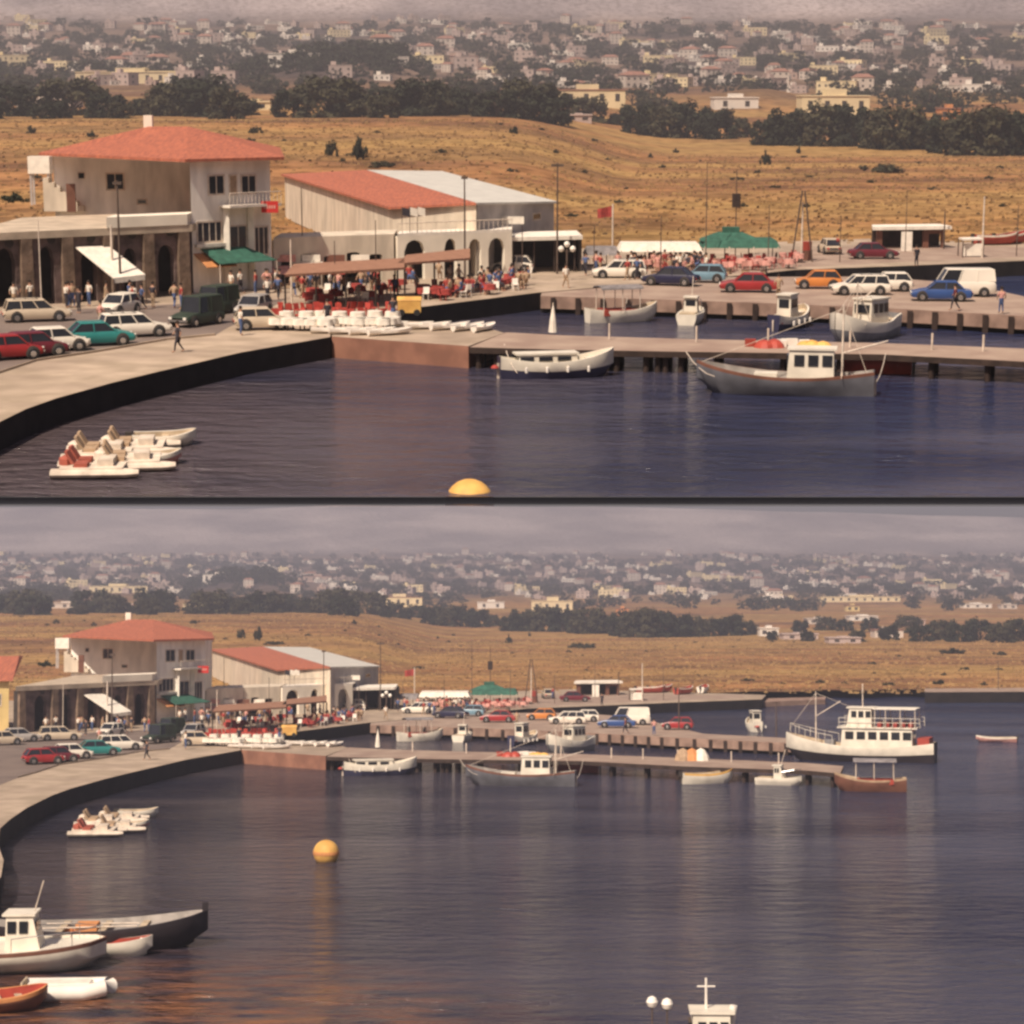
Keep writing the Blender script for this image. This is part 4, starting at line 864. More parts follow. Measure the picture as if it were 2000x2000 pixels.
    hl = Thing('open_hall', 'dark open fronted hall under a thin pale slab roof', 'building', (a+b)/2)
    q = [a+Vector((-.3, -.6, 0)), b+Vector((.3, -.6, 0)), bk(b, 6), bk(a, 6)]
    hl.part('roof', MB().hexa([Vector((v.x, v.y, z3)) for v in q], [Vector((v.x, v.y, z3+.3)) for v in q]), ['white'])
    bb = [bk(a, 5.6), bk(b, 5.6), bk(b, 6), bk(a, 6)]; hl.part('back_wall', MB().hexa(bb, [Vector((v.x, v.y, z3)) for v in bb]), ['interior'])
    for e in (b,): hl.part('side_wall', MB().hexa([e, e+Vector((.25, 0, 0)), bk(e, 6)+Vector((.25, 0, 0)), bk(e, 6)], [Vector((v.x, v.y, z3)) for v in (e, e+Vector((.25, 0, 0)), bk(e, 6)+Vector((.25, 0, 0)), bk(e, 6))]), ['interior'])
    for i in range(4): p = a+(b-a)*(i/3.2); hl.part('post', MB().tube([p, (p.x, p.y, z3)], .08, 6), ['darktimber'])
    # ---- reed terrace roofs
    for lab, us, vn, vf in (('lower left reed pergola roof over the quayside terrace', (556, 790), (541, 527), (520, 508)), ('right reed pergola roof in front of the arches', (776, 918), (519, 508), (502, 489))):
        zc = 3.75; a, b = P(us[0], vn[0], zc), P(us[1], vn[1], zc); c, d_ = P(us[1], vf[1], zc), P(us[0]+18, vf[0], zc)
        if c.y > 0:
            t = Thing('pergola', lab, 'pergola', Vector(((a.x+b.x)/2, (a.y+b.y)/2, 1.3)))
            t.part('reed_roof', MB().hexa([a, b, c, d_], [v+Vector((0, 0, .16)) for v in (a, b, c, d_)]), ['reed'])
            for i in range(5): p = a+(b-a)*i/4+Vector((0, .15, 0)); t.part('post', MB().tube([(p.x, p.y, 1.3), (p.x, p.y, zc)], .07, 6), ['darktimber'])
    # ---- far stalls on the upper quay
    def stall(name, lab, cat, u0, u1, vb, vt, depth, cloth, post='whitepost'):
        a, b = P(u0, vb), P(u1, vb); z = at(a, vt); t = Thing(name, lab, cat, (a+b)/2)
        a2, b2 = bk(a, depth), bk(b, depth); mid = z+.5
        t.part('canopy', MB().hexa([Vector((q.x, q.y, z-.12)) for q in (a, b, b2, a2)], [Vector((q.x+(.3 if i in (0, 3) else -.3), q.y+(.4 if i < 2 else -.4), mid)) for i, q in enumerate((a, b, b2, a2))]), [cloth])
        for i in range(4):
            for j in (0, 1): p = a+(b-a)*(.03+.94*i/3)+Vector((0, j*depth*.8*KD[P_], 0)); t.part('post', MB().tube([p, (p.x, p.y, z)], .05, 5), [post])
        return t
    stall('market_canopy', 'grey canvas canopy beside the dark open hall', 'canopy', 1140, 1212, 522, 496, 3, 'greycloth')
    stall('market_canopy', 'long white canvas canopy over the quayside cafe tables', 'canopy', 1208, 1372, 524, 489, 4, 'whitecloth')
    g = stall('market_canopy', 'wide dark green tent roof with small raised top', 'canopy', 1372, 1524, 517, 482, 5, 'greencloth')
    p = P(1432, 517); z = at(p, 482); c = Vector((p.x, p.y+2.5*KD[P_], z+.5))
    tp = MB().hexa([c+Vector((x*2.6, y*1.6, -.1)) for x, y in ((-1, -1), (1, -1), (1, 1), (-1, 1))], [c+Vector((x*1.0, y*.8, .55)) for x, y in ((-1, -1), (1, -1), (1, 1), (-1, 1))]); tp.box(c.x-.7, c.x+.7, c.y-.5, c.y+.5, c.z+.55, c.z+1.0)
    o = bpy.data.objects.new('vent_top', tp.mesh('vent_top', ['greencloth'], Vector(g.loc))); COL.objects.link(o); o.parent = g.o
    # kiosk
    a, b = P(1712, 486), P(1845, 484); z = at(a, 449); t = Thing('kiosk', 'flat roofed kiosk with white slab roof on the far quay', 'kiosk', (a+b)/2)
    q = [a+Vector((-.5, -.5, 0)), b+Vector((.5, -.5, 0)), bk(b, 3), bk(a, 3)]
    t.part('roof', MB().hexa([Vector((v.x, v.y, z)) for v in q], [Vector((v.x, v.y, z+.3)) for v in q]), ['white'])
    w = MB(); arcade(a, b, 1.3, z, .3, [(.08, .38, 1.9, .02), (.46, .68, 1.9, .02), (.76, .95, 1.3, .02)], w); t.part('wall', w, ['brownpaint'])
    bb = [bk(a, 2.6), bk(b, 2.6), bk(b, 3), bk(a, 3)]; t.part('back_wall', MB().hexa(bb, [Vector((v.x, v.y, z)) for v in bb]), ['darktimber'])
    p = P(1770, 490); t.part('white_panel', MB().box(p.x-.5, p.x+.5, p.y-.1, p.y, 1.3, z), ['white'])
    # shelter by the white pole
    a = P(1880, 503); t = Thing('shelter', 'small pale frame shelter beside the white pole on the far quay', 'shelter', a); b = P(1920, 502); z = at(a, 470)
    t.part('roof', MB().hexa([Vector((v.x, v.y, z)) for v in (a, b, bk(b, 2), bk(a, 2))], [Vector((v.x, v.y, z+.15)) for v in (a, b, bk(b, 2), bk(a, 2))]), ['white'])
    for q in (a, b, bk(a, 2), bk(b, 2)): t.part('post', MB().tube([Vector((q.x, q.y, 1.3)), Vector((q.x, q.y, z))], .06, 5), ['post'])
    t.part('panel', MB().box(a.x+.1, b.x-.1, a.y+.5, a.y+.6, 1.4, z-.3), ['white'])
    # upturned red and white boats ashore
    for i, (u, v, c) in enumerate(((1945, 478, 'redpaint'), (1975, 476, 'redpaint'), (2050, 482, 'redpaint'), (2110, 478, 'whiteplastic'))):
        if T and u > 2000: continue
        lab = ['red rowing boat ashore beside the white pole', 'red rowing boat ashore at the field edge', 'red rowing boat ashore right of the kiosk', 'pale rowing boat ashore on the far quay'][i]
        spawn(boat('open', 4.6, 1.6, .7, c, 'hullwhite', 'redpaint'), 'rowing_boat', lab, 'boat', P(u, v)+Vector((0, 0, .22)), R(15+i*20))
    if not T:
        # yellow house at the far left with orange roof
        a, b = P(-330, 606), P(-90, 602); z = at(b, 440); t = Thing('yellow_house', 'yellow walled house with orange roof at the left frame edge', 'house', (a+b)/2)
        q = [a, b, Vector((b.x*(b.y+14)/b.y-.6, b.y+14, 1.3)), Vector((a.x*(a.y+14)/a.y, a.y+14, 1.3))]; t.part('wall', MB().prism(q, 1.3, z), ['yellowwall'])
        lo = [Vector((v.x+(-.5 if i in (0, 3) else .5), v.y+(-.5 if i < 2 else .5), z)) for i, v in enumerate(q)]; cx = (a.x+b.x)/2
        t.part('roof', MB().hexa(lo, [Vector((cx-3, a.y+8, z+2.4)), Vector((cx+3, b.y+8, z+2.4)), Vector((cx+3, b.y+10, z+2.4)), Vector((cx-3, a.y+10, z+2.4))]), ['rooftile'])
        wrect(t, a, b, -140, 480, -112, 520)

def jetties():
    T = P_ == 'T'
    fr = [(1056, 578), (1300, 585), (1500, 592), (1753, 603), (2000, 617), (2110, 622), (2397, 636)]
    bkp = [(2397, 621), (2110, 606), (1992, 577), (1878, 553), (1700, 540), (1420, 541), (1058, 571.5)]
    pts = [P(u, v, 1.25) for u, v in fr+bkp]
    t = Thing('jetty', 'wide concrete jetty with parked cars and timber fenders along its side', 'jetty', Vector((pts[0].x, pts[0].y, -1)))
    t.part('deck', MB().prism(pts, .95-.6, 1.25, 0, 1), ['jetty', 'pinkwall'])
    t.part('base', MB().prism([Vector((p.x, p.y+(.9 if i < 7 else -.3), 0)) for i, p in enumerate(pts)], -1.5, .349), ['wetshadewall'])  # near-black base, its colour standing for the shade below the deck
    k = 0
    for (a, b) in zip(fr[:-1], fr[1:]):
        A, B = P(*a, 1.25), P(*b, 1.25); L = (B-A).length; n = max(2, int(L/1.75))
        for i in range(n):
            p = A+(B-A)*(i+.5)/n; t.part('fender', MB().box(p.x-.17, p.x+.17, p.y-.26, p.y-.01, -.6, 1.18), ['darktimber']); k += 1
    # long pier on piles
    fr = [(917, 678), (1100, 683), (1343, 687), (1721, 692), (2035, 708), (2438, 722), (2545, 731)]
    bkp = [(2555, 708), (2438, 698), (2035, 682), (1721, 670), (1343, 662), (1100, 655), (988, 649)]
    pts = [P(u, v, 1.27) for u, v in fr+bkp]
    t = Thing('pier', 'long narrow timber pier on dark piles crossing the harbour', 'pier', Vector((pts[0].x, pts[0].y, -1)))
    t.part('deck', MB().prism(pts, .92, 1.27, 0, 1), ['jetty', 'darktimber'])
    for i, u in enumerate([935, 970, 1010, 1060, 1120, 1185, 1205, 1262, 1285, 1300, 1330, 1400, 1530, 1640, 1820, 1930, 2030, 2130, 2240, 2340, 2440, 2520]):
        if T and u > 2080: continue
        for (a, b), (c, d) in zip(zip(fr[:-1], fr[1:]), zip(bkp[::-1][:-1], bkp[::-1][1:])):
            if a[0] <= u <= b[0]:
                v = a[1]+(b[1]-a[1])*(u-a[0])/(b[0]-a[0])
                p = P(u, v-2, 1.27); q = P(u+9, v-14, 1.27)
                for w_ in (p, q): t.part('pile', MB().tube([(w_.x, w_.y, -1.2), (w_.x, w_.y, .93)], .17, 8), ['darktimber'])
    rail = MB()
    for u in (1190, 1360, 1500, 1660, 1820, 1920, 2030, 2200, 2350):
        if T and u > 2080: continue
        p = P(u, 663+(u-1190)*.032, 1.27); t.part('mooring_post', MB().tube([p, p+Vector((0, 0, .95))], .06, 6), ['whitepost'])
    if not T:
        # low jetty and outer quay along the far shore
        a = [b2t(*q) for q in ((1492, 1371), (1612, 1366), (1612, 1361), (1500, 1364))]
        single('low_jetty', MB().prism([P(u, v, .7) for u, v in a], -1, .7, 0, 0), ['pinkwall'], 'low pinkish stone landing at the end of the dark quay', 'jetty')
        a = [b2t(*q) for q in ((1806, 1352), (2150, 1350), (2150, 1342), (1806, 1345))]
        single('far_quay', MB().prism([P(u, v, 1.6) for u, v in a], -1, 1.6, 0, 1), ['jetty', 'wetshadewall'], 'thin pale quay at the far right of the shoreline', 'quay')

def vehicles():
    T = P_ == 'T'
    L = [(72, 632, 'estate', 'carbeige', 18, 'beige estate car with roof rack parked by the stone arcade'),
         (233, 619, 'hatch', 'carwhite', 250, 'small white car seen end on in front of the arcade'),
         (112, 690, 'hatch', 'carwhite', 25, 'small white hatchback parked left of the teal car'),
         (190, 679, 'sedan', 'tealpaint', 22, 'teal green saloon parked on the quay road'),
         (262, 662, 'estate', 'carwhite', 24, 'long white estate car right of the teal saloon'),
         (385, 640, 'jeep', 'cargreen', 240, 'dark green covered truck standing at the road end'),
         (418, 618, 'jeep', 'cargreen', 240, 'second dark green truck behind the first one'),
         (495, 622, 'hatch', 'carsilver', 255, 'silver hatchback near the red cafe chairs'),
         (512, 648, 'hatch', 'carbeige', 12, 'low pale car with dark underside at the quay corner'),
         (20, 706, 'hatch', 'carred', 28, 'dark red car parked leftmost on the quay road'),
         (70, 700, 'hatch', 'carmaroon', 28, 'maroon car half hidden beside the white hatchback'),
         (1000, 537, 'hatch', 'carwhite', 175, 'white car with open boot before the arched restaurant'),
         (1210, 548, 'estate', 'carwhite', 178, 'white pickup like car on the jetty root'),
         (1310, 562, 'sedan', 'carnavy', 160, 'navy saloon between the white and red cars'),
         (1375, 556, 'hatch', 'carlight', 170, 'light blue hatchback left of the red car'),
         (1462, 575, 'sedan', 'carred', 174, 'bright red saloon on the jetty'),
         (1598, 568, 'hatch', 'carorange', 176, 'orange car behind the moored trawler bow'),
         (1680, 580, 'estate', 'carwhite', 182, 'white car in the middle of the jetty row'),
         (1735, 573, 'hatch', 'carwhite', 178, 'second white car nearer the blue one'),
         (1838, 592, 'sedan', 'carblue', 172, 'royal blue saloon in front of the white van'),
         (1880, 583, 'van', 'carwhite', 180, 'large white van parked on the jetty'),
         (1705, 510, 'sedan', 'carmaroon', 2, 'dark maroon car parked before the kiosk on the far quay'),
         (2030, 598, 'hatch', 'carred', 172, 'red hatchback at the narrowing of the jetty'),
         (1620, 500, 'hatch', 'carbeige', 95, 'pale car by the field behind the far quay')]
    for u, v, k, c, h, lab in L:
        if T and u > 2020: continue
        z = 1.31 if (u < 1100 or v < 520) else 1.26
        spawn(car(k, c), {'van': 'parked_van', 'jeep': 'parked_truck'}.get(k, 'parked_car'), lab, {'van': 'van', 'jeep': 'truck'}.get(k, 'car'), P(u, v-5, z), R(h), group='vehicles parked round the harbour')
    if not T:
        for u, v, k, c, h, lab in ((8, 1458, 'hatch', 'carbeige', 30, 'cream car cut by the left frame edge below the yellow house'), (36, 1452, 'sedan', 'carsilver', 30, 'grey saloon parked before the yellow house')):
            spawn(car(k, c), 'parked_car', lab, 'car', PB(u, v-3, 1.31), R(h), group='vehicles parked round the harbour')

def boats():
    T = P_ == 'T'
    def bt(rec, name, lab, u, v, h, cat='boat', z=0, sc=1):
        if u < 340: h *= .4; sc = (1.1, 1.75, 1.15)
        return spawn(rec, name, lab, cat, P(u, v, 0)+Vector((0, 0, z)), R(h), scale=sc)
    bt(boat('pedalo', 'r'), 'pedal_boat', 'white pedal boat with red seats nearest in the floating cluster', 190, 925, 8)
    bt(boat('pedalo', 'w'), 'pedal_boat', 'white pedal boat left end behind the nearest one', 205, 895, 12)
    bt(boat('pedalo', 'r2'), 'pedal_boat', 'white and red pedal boat in the middle of the floating cluster', 258, 912, 20)
    bt(boat('pedalo', 'w2'), 'pedal_boat', 'white pedal boat at the far side of the floating cluster', 268, 884, 14)
    bt(boat('open', 2.6, 1.1, .42, 'hullwhite', 'hullwhite', 'deck'), 'dinghy', 'tiny cream dinghy at the right tip of the pedal boat cluster', 322, 868, 14)
    bt(boat('open', 2.2, 1.0, .38, 'pinkcloth', 'hullwhite', 'deck'), 'dinghy', 'tiny pinkish dinghy low beside the pedal boats', 300, 905, 10)
    # moored white and blue boat
    bt(boat('caique', 6.6, 2.2, .95, 'hullblue', 'hullwhite', 'hullwhite', (-2.3, 1.2), 0, .72), 'fishing_boat', 'white decked fishing boat with dark blue hull moored at the pier', 1087, 736, 12)
    bt(boat('caique', 9.4, 2.9, 1.0, 'hullslate', 'brownpaint', 'deckgrey', (-2.6, -.1), -3.0), 'trawler', 'large grey wooden fishing boat with white wheelhouse and tall mast', 1532, 768, 170)
    bt(boat('open', 4.2, 1.7, .8, 'redpaint', 'redpaint', 'darktimber'), 'rowing_boat', 'red topped dark boat tucked behind the grey fishing boat stern', 1706, 728, 175)
    bt(boat('awning', 5.2, 2.0, .85, 'hullwhite', 'hullwhite', 'greycloth'), 'canopy_boat', 'white passenger boat with grey canopy in the inner basin', 1215, 628, 20)
    bt(boat('motor', 4.0, 1.7, .75, 'hullwhite', 'hullwhite'), 'motorboat', 'small white motorboat stern on in the inner basin', 1350, 630, 75)
    bt(boat('caique', 5.2, 2.0, .85, 'hullblue', 'hullwhite', 'deck', (-.9, .5), 0), 'fishing_boat', 'small boat with cream cabin against the jetty fenders', 1540, 640, 60)
    bt(boat('caique', 6.4, 2.9, 1.15, 'hullgrey', 'hullwhite', 'deck', (-1.6, .4), .9), 'fishing_boat', 'broad grey hulled boat with white rim moored across to the jetty', 1688, 662, 225)
    s = P(1080, 652, 1.27); t = Thing('folded_sail', 'small furled white sail standing on the pier deck', 'sail', s)
    t.part('cloth', MB().lathe([(.28, .1), (.2, .8), (.08, 1.5), (.02, 1.75)], s, 8), ['whitecloth']); t.part('pole', MB().tube([s, s+Vector((0, 0, 1.9))], .03, 5), ['whitepost'])
    # buoy
    if T:
        p = P(916, 968, 0); b = MB(); r = 1.0
        b.lathe([(r*math.sin(R(a)), -.42+r*math.cos(R(a))) for a in (150, 130, 110, 90, 75, 60, 45, 30, 15, 3)], n=24)
        single('mooring_buoy', b, ['yellow'], 'yellow round buoy cut off at the bottom of the view', 'buoy', Vector((p.x, p.y+1.05, -.1)), smooth=True)
        return
    p = PB(637, 1682, 0); t = Thing('mooring_buoy', 'large round yellow orange mooring buoy alone on open water', 'buoy', p)
    b = MB(); r = .78; b.lathe([(r*math.sin(R(a)), .5+r*math.cos(R(a))) for a in (176, 150, 130, 110, 90, 75, 60, 45, 30, 15, 3)], p, 24); t.part('float', b, ['yellow'], smooth=True)
    t.part('band', MB().lathe([(r+.012, .40), (r+.02, .5), (r+.012, .6)], p, 24), ['orange']); t.part('ring', MB().tube([p+Vector((-.12, 0, 1.26)), p+Vector((-.1, 0, 1.42)), p+Vector((.1, 0, 1.42)), p+Vector((.12, 0, 1.26))], .03, 6), ['post'])
    def bb(rec, name, lab, u, v, h, sc=1, cat='boat'): return spawn(rec, name, lab, cat, PB(u, v, 0), R(h), scale=sc)
    bb(boat('ship'), 'excursion_ship', 'big white two deck excursion boat with dark hull', 1680, 1486, 162, .93, 'ship')
    bb(boat('open', 4.3, 1.6, .5, 'pinkcloth', 'hullwhite', 'deck'), 'speedboat', 'low pink and white speedboat alone at the right edge', 1945, 1449, 178)
    bb(boat('caique', 3.6, 2.0, .95, 'hullwhite', 'hullwhite', 'deck', (-.9, .6), 0), 'cabin_boat', 'small white cabin boat on open water behind the jetty end', 1474, 1428, 100)
    bb(boat('open', 3.2, 1.3, .6, 'hullwhite', 'hullwhite', 'deck'), 'dinghy', 'pale dinghy in front of the jetty end', 1478, 1458, 70)
    bb(boat('open', 4.5, 1.7, .85, 'hullwhite', 'yellow', 'deck'), 'rowing_boat', 'white and yellow open boat under the outer pier', 1382, 1530, 14)
    bb(boat('motor', 3.9, 1.6, .6, 'hullwhite', 'hullwhite'), 'motorboat', 'small white motorboat moored nose out by the outer pier', 1522, 1533, 338)
    bb(boat('awning', 5.8, 2.3, .95, 'brownpaint', 'tan', 'greycloth'), 'canopy_boat', 'brown wooden boat with pale canopy at the pier end', 1700, 1545, 172)
    bb(boat('motor', 9.4, 3.6, .95, 'hullwhite', 'brownpaint', .5, 2.0), 'cabin_cruiser', 'large white cabin cruiser with pale foredeck at lower left', -8, 1890, 4, (1, 1.4, 1))
    bb(boat('caique', 10.6, 3.0, .95, 'hulldark', 'hulldark', 'deckgrey', (0, 0), 0), 'fishing_boat', 'long dark open wooden boat behind the white cruiser', 178, 1848, 3, (1, 1.4, 1))
    bb(boat('open', 4.2, 1.5, .6, 'hullwhite', 'hullwhite', 'redpaint'), 'rowing_boat', 'white rowing boat with red inside by the cruiser bow', 205, 1866, 3)
    bb(boat('inflatable'), 'inflatable_dinghy', 'plump white covered inflatable dinghy at lower left', 132, 1946, 4, (1, 1.6, 1.35))
    bb(boat('open', 3.8, 1.5, .6, 'brownpaint', 'orange', 'redpaint'), 'rowing_boat', 'brown wooden boat with pale rim in the lower left corner', -5, 1972, 18, (1, 1.6, 1))
    # boat top entering at the bottom edge
    p = PB(1362, 2102, 0)
    rec = list(boat('caique', 6.4, 2.3, .75, 'hullwhite', 'hullwhite', 'deck', (-1.1, .3), 0))
    o = spawn(rec, 'fishing_boat', 'white boat with cross shaped mast cut by the bottom edge', 'boat', p, R(178))
    cm = MB().tube([(-.3, 0, .5), (-.3, 0, 3.25)], .06, 7, 0, .04).tube([(-.3, -.0, 2.97), (-.6, 0, 2.97)], .03, 5).tube([(-.3, 0, 2.97), (.0, 0, 2.97)], .03, 5)
    q = bpy.data.objects.new('cross_mast', cm.mesh('cross_mast', ['whiteplastic'])); COL.objects.link(q); q.parent = o
    for x, z, r in ((1.0, 2.38, .2), (1.5, 2.44, .2)):
        q = bpy.data.objects.new('round_float', MB().lathe([(.02, -r), (r*.7, -r*.7), (r, 0), (r*.7, r*.7), (.02, r)], (x, 0, z), 12).mesh('round_float', ['whiteplastic'], smooth=True)); COL.objects.link(q); q.parent = o
        q = bpy.data.objects.new('float_pole', MB().tube([(x, 0, .7), (x, 0, z-r*.9)], .03, 5).mesh('float_pole', ['post'])); COL.objects.link(q); q.parent = o
    q = bpy.data.objects.new('exhaust_pipe', MB().tube([(-1.15, 0, .6), (-1.1, 0, 1.7), (-1.22, 0, 2.35)], .13, 8).mesh('exhaust_pipe', ['whiteplastic'])); COL.objects.link(q); q.parent = o

def small_things():
    T = P_ == 'T'; rg = random.Random(11)
    def pole(u, v, vt, lab, c='post', r=.07, top=None):
        p = P(u, v); z = at(p, vt); t = Thing('utility_pole', lab, 'pole', p); t.part('shaft', MB().tube([p, (p.x, p.y, z)], r, 7, 0, r*.6), [c])
        if top: t.part('fitting', MB().box(p.x-top, p.x+top, p.y-.1, p.y+.1, z-.3, z-.1), [c])
        return t, p, z
    pole(237, 596, 352, 'tall dark wooden pole in front of the cream house', r=.1, top=.3)
    pole(222, 592, 440, 'pale drooping flag like pole right of the white awning', 'whitepost', r=.12)
    pole(82, 612, 428, 'thin pale pole in front of the left arcade', 'whitepost', r=.05)
    pole(570, 596, 468, 'thick white pole beside the red cafe chairs', 'whitepost', r=.08)
    pole(592, 552, 365, 'thin grey pole by the shop row', r=.05)
    pole(908, 545, 342, 'tall dark pole in front of the arched restaurant', r=.09, top=.25)
    pole(1088, 535, 318, 'tall brown pole right of the silver roof', r=.09, top=.5)
    pole(1378, 520, 315, 'thin dark pole left of the green tent', r=.05)
    t, p, z = pole(1436, 500, 330, 'dark pole with a square box above the green tent', r=.06); t.part('lamp_box', MB().box(p.x-.35, p.x+.35, p.y-.3, p.y+.3, at(p, 405), at(p, 378)), ['darktimber'])
    pole(1768, 492, 372, 'thin pole in front of the kiosk', r=.045); pole(1843, 486, 412, 'short brown pole at the right end of the kiosk', r=.09)
    pole(1918, 504, 384, 'thick white pole on the far quay', 'whitepost', r=.1); 
    if not T:
        for u, v, vt, lab in ((1326, 1425, 1345, 'dark mast like pole standing by the red hatchback'), (1516, 1440, 1370, 'thin mast left of the excursion boat'), (1950, 1350, 1290, 'thin far pole near the right edge')):
            a, b = b2t(u, v); pole(a, b, b2t(u, vt)[1], lab, r=.08)
    # A-frame hoist
    p = P(1566, 512); z = at(p, 372); t = Thing('boat_hoist', 'dark A frame hoist with pale mast beside the green tent', 'hoist', p)
    for s_ in (-1, 1): t.part('leg', MB().tube([p+Vector((s_*.9, 0, 0)), (p.x+s_*.1, p.y, z)], .07, 6), ['post'])
    t.part('mast', MB().tube([p+Vector((0, .3, 0)), (p.x, p.y+.3, at(p, 395))], .12, 6, 0, .05), ['whitepost'])
    p = P(1575, 508); t = Thing('oil_drum', 'rust brown drum stack at the hoist foot', 'drum', p); t.part('drum', MB().lathe([(.5, 0), (.5, .85)], p, 12), ['brownpaint']); t.part('drum', MB().lathe([(.45, .86), (.45, 1.6)], p, 12), ['redpaint'])
    # flag pole
    p = P(1196, 512); z = at(p, 398); t = Thing('flagpole', 'pale flagpole flying a red flag behind the white canopy', 'flagpole', p)
    t.part('pole', MB().tube([p, (p.x, p.y, z)], .07, 6), ['whitepost'])
    q = Vector((p.x-.1, p.y, z-.2)); fl = MB(); fl.loft([[q+Vector((-x, .15*math.sin(x*5), -.2*x)), q+Vector((-x, .15*math.sin(x*5), -.9-.1*x)), q+Vector((-x, .15*math.sin(x*5)+.02, -.9-.1*x)), q+Vector((-x, .15*math.sin(x*5)+.02, -.2*x))] for x in (0, .3, .6, .9, 1.2)]); t.part('flag', fl, ['redcloth'])
    # globe lamp
    p = P(1107, 548); z = at(p, 486); t = Thing('street_lamp', 'street lamp with a cluster of white globes by the open hall', 'street lamp', p)
    t.part('post', MB().tube([p, (p.x, p.y, z)], .07, 7), ['post'])
    for dx, dz in ((-.45, 0), (.45, 0), (0, .35)): t.part('globe', MB().lathe([(.03, -.24), (.17, -.17), (.24, 0), (.17, .17), (.03, .24)], (p.x+dx, p.y, z+dz), 12), ['globe'], smooth=True)
    t.part('arm', MB().tube([(p.x-.45, p.y, z-.2), (p.x+.45, p.y, z-.2)], .03, 5), ['post'])
    # yellow crate stall at the cafe
    p = P(800, 616); t = Thing('drinks_cart', 'round topped yellow cart at the corner of the quayside terrace', 'cart', p)
    t.part('body', MB().box(p.x-.75, p.x+.75, p.y-.4, p.y+.4, 1.5, 2.3), ['yellow']); t.part('lid', MB().loft([[Vector((x, p.y+.42*math.sin(R(a)), 2.3+.25*math.cos(R(a)))) for a in range(-90, 91, 30)] for x in (p.x-.8, p.x+.8)]), ['yellow'])
    for s_ in (-1, 1): t.part('wheel', MB().wheel((p.x+s_*.5, p.y-.42, 1.52), .22, .08), ['tyre'])
    # cafe furniture
    ch, tb = chair('redplastic'), table('whitecloth')
    for i in range(66):                      # quay edge cafe: white tables, red chairs behind
        u = 540+240*(i % 22)/21+rg.uniform(-3, 3); r = i//22; v = 645-13*r+rg.uniform(-2, 2)-(0 if u < 640 else 1)
        if u > 775: continue
        if r == 0 or (r == 1 and i % 3 == 0):
            spawn(tb, 'cafe_table', 'round table under white cloth along the quay edge beside red chairs', 'table', P(u, v, 1.3), 0, 'white cloth tables on the quay edge')
        else: spawn(ch, 'cafe_chair', 'red plastic cafe chair on the quay edge behind the white tables', 'chair', P(u, v-2, 1.3), rg.uniform(0, 6.28), 'red chairs on the quay edge')
    for i in range(84):                      # terrace under the pergolas
        u = 600+440*rg.random(); v0 = 606-(u-600)*.085 if u < 820 else 596-(u-820)*.125; v = v0-rg.uniform(2, 26)
        if 785 < u < 818: continue
        if i % 3 == 0: spawn(table('redcloth'), 'cafe_table', 'small red cloth table on the terrace before the pergolas', 'table', P(u, v), 0, 'red tables on the pergola terrace')
        else: spawn(chair('redcloth' if i % 2 else 'whiteplastic'), 'cafe_chair', ('red' if i % 2 else 'white')+' chair on the terrace before the pergolas', 'chair', P(u, v), rg.uniform(0, 6.28), ('red' if i % 2 else 'white')+' chairs on the pergola terrace')
    for i in range(84):                      # far cafe at the canopies
        u = rg.uniform(1225, 1560); v = 534-(max(u, 1400)-1400)*.06-rg.uniform(0, 18)
        if i % 4 == 0: spawn(table('pinkcloth'), 'cafe_table', 'pink cloth table at the far cafe by the canopies', 'table', P(u, v), 0, 'pink tables at the far cafe')
        else: spawn(chair('redcloth' if i % 2 else 'pinkcloth'), 'cafe_chair', ('red' if i % 2 else 'pink')+' chair at the far cafe by the canopies', 'chair', P(u, v), rg.uniform(0, 6.28), ('red' if i % 2 else 'pink')+' chairs at the far cafe')
    for i, u in enumerate((800, 838, 880, 915, 945)):
        spawn(kayak(), 'kayak', 'short white plastic boat lying on the quay block beside the basin', 'boat', P(u, 641+i*1.2, 1.29), R(10+i*14), 'white plastic boats on the quay block')
    for i, u in enumerate((655, 690, 728, 762)):
        spawn(kayak(), 'kayak', 'white plastic boat lying along the quay edge before the white tables', 'boat', P(u, 651+i*1.0, 1.3), R(5+i*9), 'white plastic boats before the cafe tables')
    # people
    cols = ['whitecloth', 'redcloth', 'pinkcloth', 'bluecloth', 'darkcloth', 'tan']; bots = ['darkcloth', 'bluecloth', 'tan']
